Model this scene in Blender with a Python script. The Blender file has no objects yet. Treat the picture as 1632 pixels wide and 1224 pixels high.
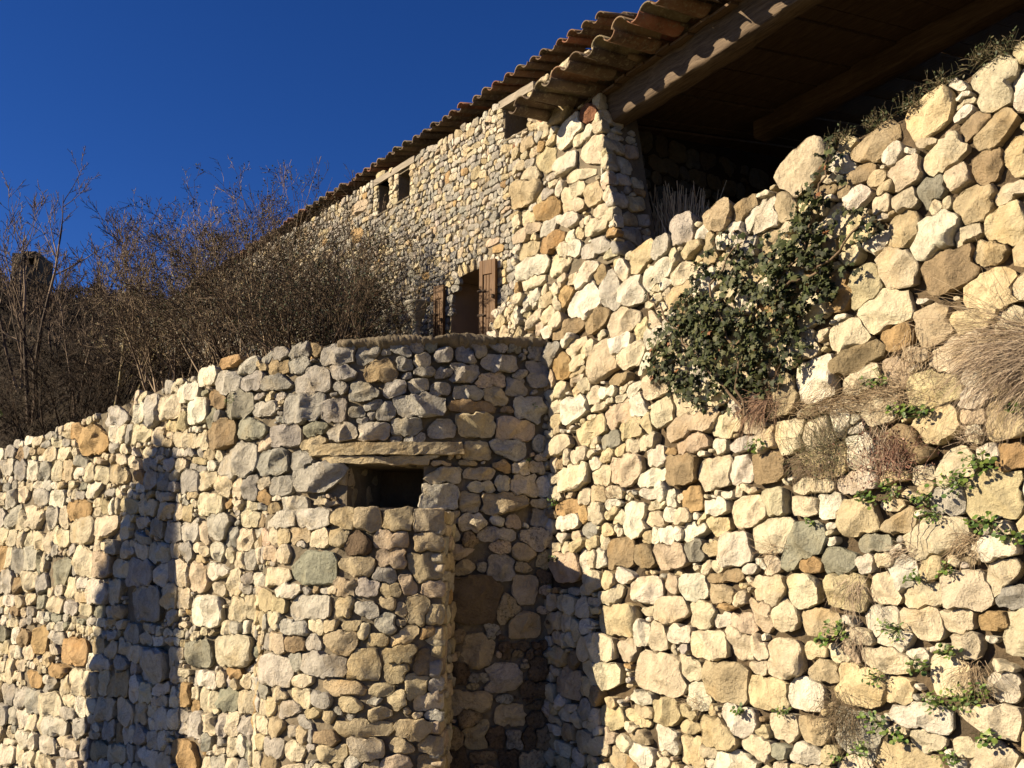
import bpy, math, random
import numpy as np
from mathutils import Vector
R = math.radians
random.seed(7)
rng = np.random.default_rng(11)
scene = bpy.context.scene
C = scene.collection

# ------------------------------------------------------------------ camera, sky, sun, exposure
PITCH = 10.0
FPX = 1555.0
cam = bpy.data.cameras.new('camera')
camo = bpy.data.objects.new('camera', cam); C.objects.link(camo)
cam.sensor_width = 36.0
cam.lens = 36.0 * FPX / 1632.0
cam.clip_start = 0.05; cam.clip_end = 2000
camo.location = (0, 0, 0)
camo.rotation_euler = (R(90 + PITCH), 0, 0)
scene.camera = camo

SUN_EL = 23.6
SUN_AZ = (-0.985, -0.135)              # horizontal direction towards the sun
sh = Vector((SUN_AZ[0], SUN_AZ[1], 0)).normalized()
SUN = Vector((sh.x * math.cos(R(SUN_EL)), sh.y * math.cos(R(SUN_EL)), math.sin(R(SUN_EL))))
world = bpy.data.worlds.new('World'); scene.world = world; world.use_nodes = True
wn = world.node_tree.nodes; wl = world.node_tree.links
bg = wn['Background']
sky = wn.new('ShaderNodeTexSky'); sky.sky_type = 'NISHITA'; sky.sun_disc = False
sky.sun_elevation = R(SUN_EL); sky.sun_rotation = math.atan2(sh.x, sh.y)
sky.altitude = 3800; sky.air_density = 1.0; sky.dust_density = 0.0; sky.ozone_density = 4.0
hs = wn.new('ShaderNodeHueSaturation'); hs.inputs['Saturation'].default_value = 1.22; hs.inputs['Hue'].default_value = .516
wl.new(sky.outputs[0], hs.inputs['Color']); wl.new(hs.outputs[0], bg.inputs[0]); bg.inputs[1].default_value = 0.05
sl = bpy.data.lights.new('sun', 'SUN'); slo = bpy.data.objects.new('sun', sl); C.objects.link(slo)
sl.energy = 5.0; sl.angle = R(0.55); sl.color = (1.0, 0.835, 0.585)
slo.rotation_euler = SUN.to_track_quat('Z', 'Y').to_euler(); slo.location = (-20, -6, 15)
scene.view_settings.view_transform = 'Standard'; scene.view_settings.look = 'None'
scene.view_settings.exposure = 1.22; scene.view_settings.gamma = 1.0
scene.view_settings.use_curve_mapping = False

# ------------------------------------------------------------------ pixel ray (photograph is 1632 x 1224) used to lay out real planes
cP, sP = math.cos(R(PITCH)), math.sin(R(PITCH))
def ray(px, py):
    x = (px - 816) / FPX; y = (612 - py) / FPX
    return np.array([x, cP - y * sP, sP + y * cP])
def proj(p):
    x, y, z = p[..., 0], p[..., 1], p[..., 2]
    f = y * cP + z * sP; u = -y * sP + z * cP
    f = np.maximum(f, 1e-3)
    return 816 + x / f * FPX, 612 - u / f * FPX

class Plane:
    """vertical wall plane: u along, v height, w outward; shift = plan movement per metre of height above v0"""
    def __init__(s, O, du, n, shift=(0, 0), v0=0):
        s.O = np.array(O, float); s.du = np.array(du, float); s.n = np.array(n, float); s.sh = np.array(shift, float); s.v0 = v0
    def pt(s, u, v, w):
        u, v, w = np.broadcast_arrays(np.asarray(u, float), np.asarray(v, float), np.asarray(w, float))
        xy = s.O + u[..., None] * s.du + w[..., None] * s.n + (v - s.v0)[..., None] * s.sh
        return np.concatenate([xy, v[..., None]], -1)
    def pix(s, px, py):
        d = ray(px, py)
        A = np.array([[s.du[0], -d[0]], [s.du[1], -d[1]]]); u, t = np.linalg.solve(A, -s.O)
        return u, t * d[2]
class Curve:
    """wall following a plan curve from left to right"""
    def __init__(s, pts, sub=400):
        P = np.array(pts, float)
        t = np.concatenate([[0], np.cumsum(np.linalg.norm(np.diff(P, axis=0), axis=1))])
        tt = np.linspace(0, t[-1], sub)
        # Catmull-ish smoothing: interpolate then blur
        X = np.interp(tt, t, P[:, 0]); Y = np.interp(tt, t, P[:, 1])
        k = 13; ker = np.hanning(k + 2)[1:-1]; ker /= ker.sum()
        def sm(a):
            for _ in range(2):
                b = np.pad(a, k // 2, mode='reflect', reflect_type='odd'); a = np.convolve(b, ker, 'valid')
            return a
        X, Y = sm(X), sm(Y)
        s.X, s.Y = X, Y
        s.s = np.concatenate([[0], np.cumsum(np.hypot(np.diff(X), np.diff(Y)))])
        tx, ty = np.gradient(X, s.s), np.gradient(Y, s.s); l = np.hypot(tx, ty)
        s.tx, s.ty = tx / l, ty / l; s.L = s.s[-1]
        s.bat = 0.0; s.v0 = 0.0
    def pt(s, u, v, w):
        u, v, w = np.broadcast_arrays(np.asarray(u, float), np.asarray(v, float), np.asarray(w, float))
        x = np.interp(u, s.s, s.X); y = np.interp(u, s.s, s.Y); tx = np.interp(u, s.s, s.tx); ty = np.interp(u, s.s, s.ty)
        e = np.where(u > s.L, u - s.L, np.where(u < 0, u, 0)); x = x + tx * e; y = y + ty * e
        w = w - s.bat * (v - s.v0)
        return np.stack([x + ty * w, y - tx * w, v], -1)
    def pix(s, px, py):
        d = ray(px, py)
        cr = s.X * d[1] - s.Y * d[0]
        i = np.where(np.sign(cr[:-1]) != np.sign(cr[1:]))[0]
        if len(i) == 0:
            i = 0 if abs(cr[0]) < abs(cr[-1]) else len(cr) - 2
        else: i = i[0]
        den = cr[i] - cr[i + 1]; f = cr[i] / den if abs(den) > 1e-12 else 0; f = min(max(f, 0), 1)
        x = s.X[i] + f * (s.X[i + 1] - s.X[i]); y = s.Y[i] + f * (s.Y[i + 1] - s.Y[i])
        t = math.hypot(x, y) / math.hypot(d[0], d[1])
        return s.s[i] + f * (s.s[i + 1] - s.s[i]), t * d[2]

# ------------------------------------------------------------------ object helpers
def mesh_from(name, V, F, mat, col=None, smooth=True):
    me = bpy.data.meshes.new(name)
    V = np.asarray(V, dtype=np.float32)
    if isinstance(F, np.ndarray):
        n, k = F.shape
        me.vertices.add(len(V)); me.vertices.foreach_set('co', V.ravel())
        me.loops.add(n * k); me.loops.foreach_set('vertex_index', F.astype(np.int32).ravel())
        me.polygons.add(n); me.polygons.foreach_set('loop_start', (np.arange(n) * k).astype(np.int32))
        me.polygons.foreach_set('loop_total', np.full(n, k, np.int32))
        me.update(calc_edges=True)
    else:
        me.from_pydata(V.tolist(), [], F)
    if smooth: me.polygons.foreach_set('use_smooth', np.ones(len(me.polygons), bool))
    if col is not None:
        a = me.color_attributes.new('Col', 'FLOAT_COLOR', 'POINT')
        c = np.asarray(col, np.float32)
        if c.ndim == 1: c = np.tile(c, (len(V), 1))
        a.data.foreach_set('color', c.ravel())
    if mat: me.materials.append(mat)
    me.update()
    return me
def obj(name, me, parent=None, loc=None):
    o = bpy.data.objects.new(name, me); C.objects.link(o)
    if parent is not None: o.parent = parent
    if loc is not None: o.location = loc
    return o
def thing(name, label, cat, loc=(0, 0, 0), group=None, rotz=0):
    o = bpy.data.objects.new(name, None); C.objects.link(o); o.location = loc; o.rotation_euler = (0, 0, rotz)
    o.empty_display_size = .2
    o['label'] = label; o['category'] = cat
    if group: o['group'] = group
    return o
def tag(o, label, cat, group=None):
    o['label'] = label; o['category'] = cat
    if group: o['group'] = group
    return o

# ------------------------------------------------------------------ materials
def newmat(name, rough=.9, spec=.2):
    m = bpy.data.materials.new(name); m.use_nodes = True
    nt = m.node_tree; b = nt.nodes['Principled BSDF']
    b.inputs['Roughness'].default_value = rough; b.inputs['Specular IOR Level'].default_value = spec
    return m, nt, b
def N(nt, t, **kw):
    n = nt.nodes.new(t)
    for k, v in kw.items(): setattr(n, k, v)
    return n
def noise(nt, scale, detail=6, rough=.6, vec=None, dist=0):
    n = N(nt, 'ShaderNodeTexNoise'); n.inputs['Scale'].default_value = scale; n.inputs['Detail'].default_value = detail
    n.inputs['Roughness'].default_value = rough; n.inputs['Distortion'].default_value = dist
    if vec is not None: nt.links.new(vec, n.inputs['Vector'])
    return n
def ramp(nt, src, stops):
    r = N(nt, 'ShaderNodeValToRGB'); e = r.color_ramp.elements
    while len(e) < len(stops): e.new(.5)
    for i, (p, c) in enumerate(stops):
        e[i].position = p; e[i].color = (c, c, c, 1) if isinstance(c, (int, float)) else (*c, 1)
    nt.links.new(src, r.inputs[0]); return r
def mix(nt, fac, a, b, mode='MIX'):
    m = N(nt, 'ShaderNodeMix', data_type='RGBA', blend_type=mode)
    for s, v in ((m.inputs[0], fac), (m.inputs[6], a), (m.inputs[7], b)):
        if isinstance(v, (int, float)): s.default_value = v
        elif isinstance(v, tuple): s.default_value = (*v, 1)
        else: nt.links.new(v, s)
    return m.outputs[2]
def bump(nt, b, h, strength, dist, prev=None):
    bp = N(nt, 'ShaderNodeBump'); bp.inputs['Strength'].default_value = strength; bp.inputs['Distance'].default_value = dist
    nt.links.new(h, bp.inputs['Height'])
    if prev is not None: nt.links.new(prev, bp.inputs['Normal'])
    if b is not None: nt.links.new(bp.outputs[0], b.inputs['Normal'])
    return bp.outputs[0]

def stone_material():
    m, nt, b = newmat('limestone', .92, .12)
    geo = N(nt, 'ShaderNodeNewGeometry'); pos = geo.outputs['Position']
    at = N(nt, 'ShaderNodeVertexColor', layer_name='Col')
    n1 = noise(nt, 9, 8, .65, pos, .4); n2 = noise(nt, 38, 6, .7, pos); n3 = noise(nt, 3.2, 4, .6, pos)
    n4 = noise(nt, 120, 4, .7, pos)
    c = mix(nt, 1.0, at.outputs['Color'], ramp(nt, n1.outputs[0], [(.28, .70), (.5, .98), (.72, 1.14)]).outputs[0], 'MULTIPLY')
    # warm iron staining
    st = ramp(nt, n3.outputs[0], [(.52, 0.0), (.72, .55)])
    c2 = mix(nt, 1.0, c, (1.0, .84, .60), 'MULTIPLY')
    c = mix(nt, st.outputs[0], c, c2)
    # speckle of dark lichen, stronger on weathered stones (alpha = weathering)
    sp = ramp(nt, n2.outputs[0], [(.50, 0.0), (.63, 1.0)])
    mm = N(nt, 'ShaderNodeMath', operation='MULTIPLY'); nt.links.new(sp.outputs[0], mm.inputs[0]); nt.links.new(at.outputs['Alpha'], mm.inputs[1])
    c3 = mix(nt, 1.0, c, (.42, .42, .42), 'MULTIPLY')
    c = mix(nt, mm.outputs[0], c, c3)
    n5 = noise(nt, 1.1, 6, .65, pos, 1.2); dk = ramp(nt, n5.outputs[0], [(.52, 0.0), (.70, .6)])
    c = mix(nt, dk.outputs[0], c, mix(nt, 1.0, c, (.70, .66, .60), 'MULTIPLY'))
    n6 = noise(nt, 17, 7, .7, pos, .8); lp = ramp(nt, n6.outputs[0], [(.62, 0.0), (.70, .45)])
    c = mix(nt, lp.outputs[0], c, mix(nt, 1.0, c, (.52, .50, .47), 'MULTIPLY'))
    fine = ramp(nt, n4.outputs[0], [(.3, .86), (.7, 1.08)])
    c = mix(nt, 1.0, c, fine.outputs[0], 'MULTIPLY')
    nt.links.new(c, b.inputs['Base Color'])
    vor = N(nt, 'ShaderNodeTexVoronoi'); vor.inputs['Scale'].default_value = 26; nt.links.new(pos, vor.inputs['Vector'])
    pit = ramp(nt, vor.outputs['Distance'], [(.0, 0.0), (.22, 1.0)])
    p1 = bump(nt, None, n1.outputs[0], 1.0, .065)
    p2 = bump(nt, None, n2.outputs[0], .9, .016, p1)
    p3 = bump(nt, None, pit.outputs[0], .45, .008, p2)
    bump(nt, b, n4.outputs[0], .5, .004, p3)
    return m
def plain_rough(name, col, var=.3, scale=12, bs=.7, bd=.03, col2=None):
    m, nt, b = newmat(name, .95, .08)
    geo = N(nt, 'ShaderNodeNewGeometry'); pos = geo.outputs['Position']
    n1 = noise(nt, scale, 8, .65, pos); n2 = noise(nt, scale * 6, 5, .7, pos); n3 = noise(nt, scale * .25, 4, .6, pos)
    c = mix(nt, 1.0, col, ramp(nt, n1.outputs[0], [(.25, 1 - var), (.75, 1 + var)]).outputs[0], 'MULTIPLY')
    if col2: c = mix(nt, ramp(nt, n3.outputs[0], [(.42, 0.0), (.6, 1.0)]).outputs[0], c, col2)
    nt.links.new(c, b.inputs['Base Color'])
    p = bump(nt, None, n1.outputs[0], bs, bd); bump(nt, b, n2.outputs[0], bs, bd * .25, p)
    return m
def wood_mat(name, col, col2, stretch=(1, 1, 14), axis_obj=True, rough=.75):
    m, nt, b = newmat(name, rough, .2)
    tc = N(nt, 'ShaderNodeTexCoord'); mp = N(nt, 'ShaderNodeMapping'); nt.links.new(tc.outputs['Object'], mp.inputs[0])
    mp.inputs['Scale'].default_value = stretch
    n1 = noise(nt, 3, 8, .7, mp.outputs[0], .6); n2 = noise(nt, 1.2, 3, .5, tc.outputs['Object'])
    c = mix(nt, ramp(nt, n1.outputs[0], [(.35, 0.0), (.65, 1.0)]).outputs[0], col, col2)
    c = mix(nt, 1.0, c, ramp(nt, n2.outputs[0], [(.3, .75), (.7, 1.15)]).outputs[0], 'MULTIPLY')
    nt.links.new(c, b.inputs['Base Color']); bump(nt, b, n1.outputs[0], .6, .008)
    return m
def leaf_mat(name, rough=.45, spec=.4):
    m, nt, b = newmat(name, rough, spec)
    at = N(nt, 'ShaderNodeVertexColor', layer_name='Col')
    geo = N(nt, 'ShaderNodeNewGeometry'); n1 = noise(nt, 60, 4, .6, geo.outputs['Position'])
    c = mix(nt, 1.0, at.outputs['Color'], ramp(nt, n1.outputs[0], [(.3, .75), (.7, 1.2)]).outputs[0], 'MULTIPLY')
    nt.links.new(c, b.inputs['Base Color'])
    bump(nt, b, n1.outputs[0], .3, .003)
    return m
M_stone = stone_material()
M_mortar_dry = plain_rough('dry_earth_mortar', (.13, .095, .06), .35, 14, .9, .05, (.09, .07, .048))
M_mortar = plain_rough('lime_mortar', (.19, .155, .11), .35, 16, .9, .03, (.14, .12, .088))
M_plaster = plain_rough('old_plaster', (.24, .18, .125), .25, 8, .4, .015, (.19, .15, .11))
M_ground = plain_rough('dirt_ground', (.17, .135, .085), .4, 3, .7, .06, (.10, .10, .045))
M_soil = plain_rough('hillside_scrub_soil', (.026, .019, .013), .5, 1.2, .9, .3, (.032, .025, .016))
M_shade_plaster = plain_rough('shade_toned_plaster', (.040, .029, .02), .4, 6, .6, .02, (.028, .02, .015))  # the shed interior's shade is put into this plaster colour
M_iron = plain_rough('rusty_iron', (.06, .045, .035), .3, 30, .4, .004)
M_dark = plain_rough('dark_interior', (.02, .016, .012), .3, 8, .3, .01)
M_wood_beam = wood_mat('weathered_beam', (.055, .036, .024), (.16, .115, .075), (1.2, 14, 14))
M_wood_grey = wood_mat('grey_lintel_wood', (.17, .145, .11), (.27, .23, .18), (1.2, 14, 14))
M_wood_plank = wood_mat('dark_ceiling_boards', (.085, .052, .032), (.17, .115, .07), (1.2, 14, 14))
M_shutter = wood_mat('brown_shutter_wood', (.085, .042, .017), (.17, .09, .037), (14, 14, 1.2), rough=.6)
M_leaf = leaf_mat('ivy_leaf', .6, .22)
M_green = leaf_mat('green_weed_leaf', .5, .3)
def twig_mat():
    m, nt, b = newmat('twig_bark', .85, .15)
    at = N(nt, 'ShaderNodeVertexColor', layer_name='Col'); nt.links.new(at.outputs['Color'], b.inputs['Base Color']); return m
M_twig = twig_mat()
def tile_material():
    m, nt, b = newmat('clay_tile', .85, .15)
    geo = N(nt, 'ShaderNodeNewGeometry'); pos = geo.outputs['Position']
    oi = N(nt, 'ShaderNodeVertexColor', layer_name='Col')
    n1 = noise(nt, 7, 7, .65, pos, .3); n2 = noise(nt, 26, 6, .7, pos)
    c = mix(nt, 1.0, oi.outputs['Color'], ramp(nt, n1.outputs[0], [(.25, .65), (.75, 1.25)]).outputs[0], 'MULTIPLY')
    li = ramp(nt, n2.outputs[0], [(.52, 0.0), (.66, .75)])
    c = mix(nt, li.outputs[0], c, (.23, .20, .13))
    blk = ramp(nt, n1.outputs[0], [(.30, .6), (.42, 0.0)])
    c = mix(nt, blk.outputs[0], c, (.045, .04, .03))
    nt.links.new(c, b.inputs['Base Color'])
    p = bump(nt, None, n1.outputs[0], .4, .015); bump(nt, b, n2.outputs[0], .5, .005, p)
    return m
M_tile = tile_material()
m, nt, b = newmat('window_glass', .08, .5); b.inputs['Base Color'].default_value = (.02, .025, .03, 1); M_glass = m

# ------------------------------------------------------------------ stone packing
PAL = dict(c=(.66, .575, .42), w=(.74, .68, .56), g=(.40, .375, .33), t=(.52, .43, .28), b=(.36, .275, .17),
           o=(.46, .32, .165), r=(.29, .14, .085), v=(.33, .32, .25), p=(.58, .47, .345), y=(.64, .535, .34), k=(.17, .125, .085),
           G=(.53, .49, .42))
PAL = {k_: tuple(.84 * x_ for x_ in v_) for k_, v_ in PAL.items()}
NTH = 28
WARP = [1.0]
class Seeds:
    def __init__(s): s.a = []
    def add(s, u, v, a, b, rot=0, p=3.0, kind='', color='', manual=0, block=0, hole=0, dep=1.0):
        s.a.append(dict(u=u, v=v, a=a, b=b, rot=rot, p=p, color=color, manual=manual, block=block, hole=hole, dep=dep))
def dmetric(U, V, s):
    k = WARP[0]
    U, V = (U + k * (.013 * np.sin(V * 31 + 1.7 * np.sin(U * 17)) + .007 * np.sin(V * 71 + U * 23)),
            V + k * (.012 * np.sin(U * 29 + 1.9 * np.sin(V * 15) + 2) + .007 * np.sin(U * 67 - V * 19)))
    c, sn = math.cos(s['rot']), math.sin(s['rot'])
    x = (U - s['u']) * c + (V - s['v']) * sn; y = -(U - s['u']) * sn + (V - s['v']) * c
    d = ((np.abs(x) / s['a']) ** s['p'] + (np.abs(y) / s['b']) ** s['p']) ** (1 / s['p'])
    return d * (.96 if s['manual'] else 1.0)
def pack(seeds, clips=(), gap=.006, chink=True, dom=None, inside=None, cap=1.26, chmin=.022):
    """competition of superellipses -> radial outlines that fit together"""
    S = seeds
    if chink and dom is not None:
        u0, u1, v0, v1 = dom; st = chmin * .8
        gu = np.arange(u0, u1, st); gv = np.arange(v0, v1, st); GU, GV = np.meshgrid(gu, gv, indexing='ij')
        best = np.full(GU.shape, 9.0)
        for s in S:
            rr = max(s['a'], s['b']) * 1.5
            i0, i1 = np.searchsorted(gu, [s['u'] - rr, s['u'] + rr]); j0, j1 = np.searchsorted(gv, [s['v'] - rr, s['v'] + rr])
            if i1 > i0 and j1 > j0:
                best[i0:i1, j0:j1] = np.minimum(best[i0:i1, j0:j1], dmetric(GU[i0:i1, j0:j1], GV[i0:i1, j0:j1], s))
        for size in (2.6, 1.7, 1.0):
            r = chmin * size
            idx = np.argwhere(best > (1.20 + .13 * size)); rng.shuffle(idx)
            for i, j in idx:
                if best[i, j] <= 1.20 + .13 * size: continue
                u, v = gu[i], gv[j]
                if inside is not None and not inside(u, v): continue
                s = dict(u=u, v=v, a=r * rng.uniform(.9, 1.9), b=r * rng.uniform(.5, .95), rot=rng.normal(0, .3), p=4.0, color='', manual=0, block=0, hole=0, dep=.7)
                S.append(s); rr = max(s['a'], s['b']) * 1.5
                i0, i1 = np.searchsorted(gu, [u - rr, u + rr]); j0, j1 = np.searchsorted(gv, [v - rr, v + rr])
                best[i0:i1, j0:j1] = np.minimum(best[i0:i1, j0:j1], dmetric(GU[i0:i1, j0:j1], GV[i0:i1, j0:j1], s))
    n = len(S)
    A = np.array([[s['u'], s['v'], max(s['a'], s['b'])] for s in S])
    th = np.linspace(0, 2 * np.pi, NTH, endpoint=False)
    fr = np.linspace(.12, 1.32, 16)
    out = []
    for i, s in enumerate(S):
        if s['hole']: continue
        c, sn = np.cos(th), np.sin(th)
        # own radius for d = 1 in world angle
        cr, sr = math.cos(s['rot']), math.sin(s['rot'])
        lx = c * cr + sn * sr; ly = -c * sn * 0 + (-c * sr + sn * cr)
        r1 = 1 / ((np.abs(lx) / s['a']) ** s['p'] + (np.abs(ly) / s['b']) ** s['p']) ** (1 / s['p'])
        RR = r1[:, None] * fr[None, :]
        U = s['u'] + RR * c[:, None]; V = s['v'] + RR * sn[:, None]
        own = dmetric(U, V, s) if not s['block'] else np.tile(fr, (NTH, 1))
        dist = np.hypot(A[:, 0] - s['u'], A[:, 1] - s['v'])
        nb = np.where((dist < (A[:, 2] + A[i, 2]) * 1.35) & (np.arange(n) != i))[0]
        mn = np.full(U.shape, 9.0)
        for j in nb: mn = np.minimum(mn, dmetric(U, V, S[j]))
        diff = mn - own
        bad = (diff < 0) | (RR > r1[:, None] * (1.12 if s['manual'] else cap))
        k = np.argmax(bad, axis=1); k = np.where(bad.any(axis=1), k, len(fr) - 1); k = np.maximum(k, 1)
        d0 = diff[np.arange(NTH), k - 1]; d1 = diff[np.arange(NTH), k]
        t = np.where((d1 < 0) & (d0 > 0), d0 / (d0 - d1 + 1e-9), .5)
        r = r1 * (fr[k - 1] + t * (fr[k] - fr[k - 1])) - gap
        for (a, b_, cc) in clips:      # a*u + b*v <= cc
            lim = (cc - a * s['u'] - b_ * s['v']); q = a * c + b_ * sn
            if lim <= 0.005: r[:] = 0; break
            r = np.where(q > 1e-6, np.minimum(r, lim / np.maximum(q, 1e-6)), r)
        if r.max() < .012: continue
        r = np.maximum(r, .008)
        s = dict(s); s['r'] = r; out.append(s)
    return out

def build_stone(surf, s, style, lod, base=0.0):
    """returns V (world), F quads/tris, col"""
    nth, fs = ((28, (.3, .52, .7, .84, .93, .98, 1.0)), (20, (.42, .68, .85, .95, 1.0)), (12, (.5, .85, 1.0)))[lod]
    th = np.linspace(0, 2 * np.pi, nth, endpoint=False)
    r = np.interp(th, np.linspace(0, 2 * np.pi, NTH + 1), np.append(s['r'], s['r'][0]))
    size = math.sqrt(s['a'] * s['b'])
    ang = style['angular']
    # chop corners
    for _ in range(rng.poisson(2.5 * ang)):
        ph = rng.uniform(0, 2 * np.pi); q = np.cos(th - ph)
        rp = np.interp(ph, np.linspace(0, 2 * np.pi, NTH + 1), np.append(s['r'], s['r'][0])) * rng.uniform(.80, .97)
        r = np.where(q > .15, np.minimum(r, rp / np.maximum(q, .15)), r)
    if not s['block']:
        k = (np.roll(r, 1) + r * 2 + np.roll(r, -1)) / 4; r = np.minimum(r, k * (1.0 + .04)) * (1 - ang * .0)
        rd = style['round']; r = r * (1 - rd) + k * rd
    r = r * (1 + .022 * np.sin(3 * th + rng.uniform(0, 6)) + .018 * np.sin(7 * th + rng.uniform(0, 6)))
    D = min(size * style['bulge'], .13) * rng.uniform(.7, 1.2) * s['dep'] + style.get('d0', .012)
    e = rng.uniform(*style['exp'])
    if s['block']: e = 5
    V = []; fs = np.array(fs)
    for f in fs:
        z = D * (1 - min(f, 1) ** e) ** (1 / 1.9)
        x = r * f * np.cos(th); y = r * f * np.sin(th); V.append(np.stack([x, y, np.full(nth, z)], 1))
    V = np.concatenate([[[0, 0, D]]] + V)
    # flat facets cut from the dome
    for _ in range(style['facets']):
        tx, ty = rng.normal(0, style['tilt'], 2)
        cpl = D * rng.uniform(.62, 1.0)
        pl = cpl - tx * V[:, 0] - ty * V[:, 1]
        V[:, 2] = np.minimum(V[:, 2], np.maximum(pl, D * .12))
    # lumps
    ph = rng.uniform(0, 6.28, 8); kx = rng.uniform(1.5, 3.5, 4) / max(size, .02); ky = rng.uniform(1.5, 3.5, 4) / max(size, .02)
    lump = sum(np.sin(V[:, 0] * kx[i] + ph[i]) * np.sin(V[:, 1] * ky[i] + ph[i + 4]) for i in range(4)) / 3
    fine = np.sin(V[:, 0] * kx[0] * 3.1 + ph[2]) * np.sin(V[:, 1] * ky[1] * 2.7 + ph[5])
    V[:, 2] += (lump * .10 + fine * .03) * size * style.get('lump', 1.0) * np.clip(V[:, 2] / max(D, .001), .25, 1) * (.3 if s['block'] else 1)
    ff_ = np.concatenate([[.1], np.repeat(np.minimum(fs, 1), nth)]); nz = rng.normal(0, 1, (len(V), 3)) * size * .020 * style.get('rough', 1.0) * np.clip(ff_ * 1.3 - .25, .05, 1)[:, None]; V += nz
    back = V[-nth:].copy(); back[:, :2] *= .86; back[:, 2] = -style['deep']
    V = np.concatenate([V, back])
    off = rng.normal(0, style['off']) + base + s.get('woff', 0)
    tu, tv = rng.normal(0, style['lean'], 2)
    W = V[:, 2] + off + tu * V[:, 0] + tv * V[:, 1]
    P = surf.pt(s['u'] + V[:, 0], s['v'] + V[:, 1], W)
    nr = len(fs) + 1
    i = np.arange(nth); j = (i + 1) % nth
    F = [np.stack([np.zeros(nth, int), 1 + i, 1 + j, 1 + j], 1)]
    for k in range(nr - 1):
        o0 = 1 + k * nth; o1 = o0 + nth
        F.append(np.stack([o0 + i, o1 + i, o1 + j, o0 + j], 1))
    F = np.concatenate(F)
    return P, F
def stone_color(s, wp, colfn):
    if s['color']: c = np.array(PAL[s['color']]); wth = .35 if s['color'] in 'gvG' else .12
    else: c, wth = colfn(wp)
    c = np.array(c) * rng.uniform(.88, 1.10) * (1 + rng.normal(0, .012, 3))
    return np.array([*np.clip(c, .02, .85), wth], np.float32)
def quad_to_poly(F):
    return F
def fixtri(F):
    out = []
    for f in F.tolist():
        out.append(f[:3] if f[2] == f[3] else f)
    return out
COUNT = {}
def emit_stones(parent, surf, stones, style, colfn, name='stone', maxparts=300, base=0.0, lodk=1.0):
    info = []
    for s in stones:
        c = surf.pt(s['u'], s['v'], 0.0)
        x, y = proj(c); dist = np.linalg.norm(c)
        px = 2 * math.sqrt(s['r'].mean() ** 2) / dist * FPX
        vis = (-20 < x < 1652) and (-20 < y < 1244) and not (s.get('hid'))
        info.append(px if vis else px * .02)
    order = np.argsort(-np.array(info)); 
    VV, FF, CC = [], [], []; nv = 0; k = 0
    for rank, idx in enumerate(order):
        s = stones[idx]; px = info[idx]
        lod = 0 if px > 34 * lodk else (1 if px > 13 * lodk else 2)
        P, F = build_stone(surf, s, style if not s.get('style') else s['style'], lod, base)
        ctr = surf.pt(s['u'], s['v'], 0.0)
        col = stone_color(s, ctr, colfn)
        if rank < maxparts and px > 7:
            me = mesh_from(name, P - ctr, fixtri(F), M_stone, col); me.set_sharp_from_angle(angle=R(38))
            obj(name, me, parent, Vector(ctr) - (parent.location if parent else Vector()))
        else:
            VV.append(P); FF.append(F + nv); CC.append(np.tile(col, (len(P), 1))); nv += len(P)
    COUNT[parent.name] = (len(stones), min(len(stones), maxparts))
    if VV:
        me = mesh_from('small_stones', np.concatenate(VV) - np.array(parent.location), fixtri(np.concatenate(FF)), M_stone, np.concatenate(CC)); me.set_sharp_from_angle(angle=R(42))
        o = obj('small_stones', me, parent); o['kind'] = 'stuff'
def core(parent, surf, us, vs, mask, thick, mat, front=-.03, amp=.012, name='mortar_core', vmap=None, backmat=None):
    """solid backing with real openings: mask[i][j] True where solid"""
    us = np.array(us); vs = np.array(vs); nu, nv = len(us), len(vs)
    UU, VV = np.meshgrid(us, vs, indexing='ij')
    if vmap is not None: VV = vmap(UU, VV)
    d = amp * 1.3 * np.sin(UU * 2.3 + 1.3 * np.sin(VV * 1.9)) * np.sin(VV * 3.1 + np.sin(UU * 1.3)) + amp * (np.sin(UU * 23 + VV * 7) * np.sin(VV * 29 - UU * 5) + .6 * np.sin(UU * 51 + 2) * np.sin(VV * 47 + UU * 13))
    Pf = surf.pt(UU, VV, front + d).reshape(-1, 3); Pb = surf.pt(UU, VV, np.full_like(UU, front - thick)).reshape(-1, 3)
    V = np.concatenate([Pf, Pb]) - np.array(parent.location); n = nu * nv
    I = lambda i, j: i * nv + j
    F = []
    for i in range(nu - 1):
        for j in range(nv - 1):
            if not mask[i][j]: continue
            a, b_, c, d_ = I(i, j), I(i + 1, j), I(i + 1, j + 1), I(i, j + 1)
            F.append((a, b_, c, d_)); F.append((n + a, n + d_, n + c, n + b_))
            if j == 0 or not mask[i][j - 1]: F.append((a, n + a, n + b_, b_))
            if j == nv - 2 or not mask[i][j + 1]: F.append((d_, c, n + c, n + d_))
            if i == 0 or not mask[i - 1][j]: F.append((a, d_, n + d_, n + a))
            if i == nu - 2 or not mask[i + 1][j]: F.append((b_, n + b_, n + c, c))
    me = mesh_from(name, V, F, mat, smooth=False)
    return obj(name, me, parent)
def lines(a, b, step, extra=()):
    n = max(2, int(round((b - a) / step)) + 1)
    l = list(np.linspace(a, b, n))
    for e in extra:
        if a < e < b:
            k = int(np.argmin([abs(x - e) for x in l]))
            if 0 < k < len(l) - 1: l[k] = e
            else: l.append(e)
    return sorted(set(l))
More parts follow.
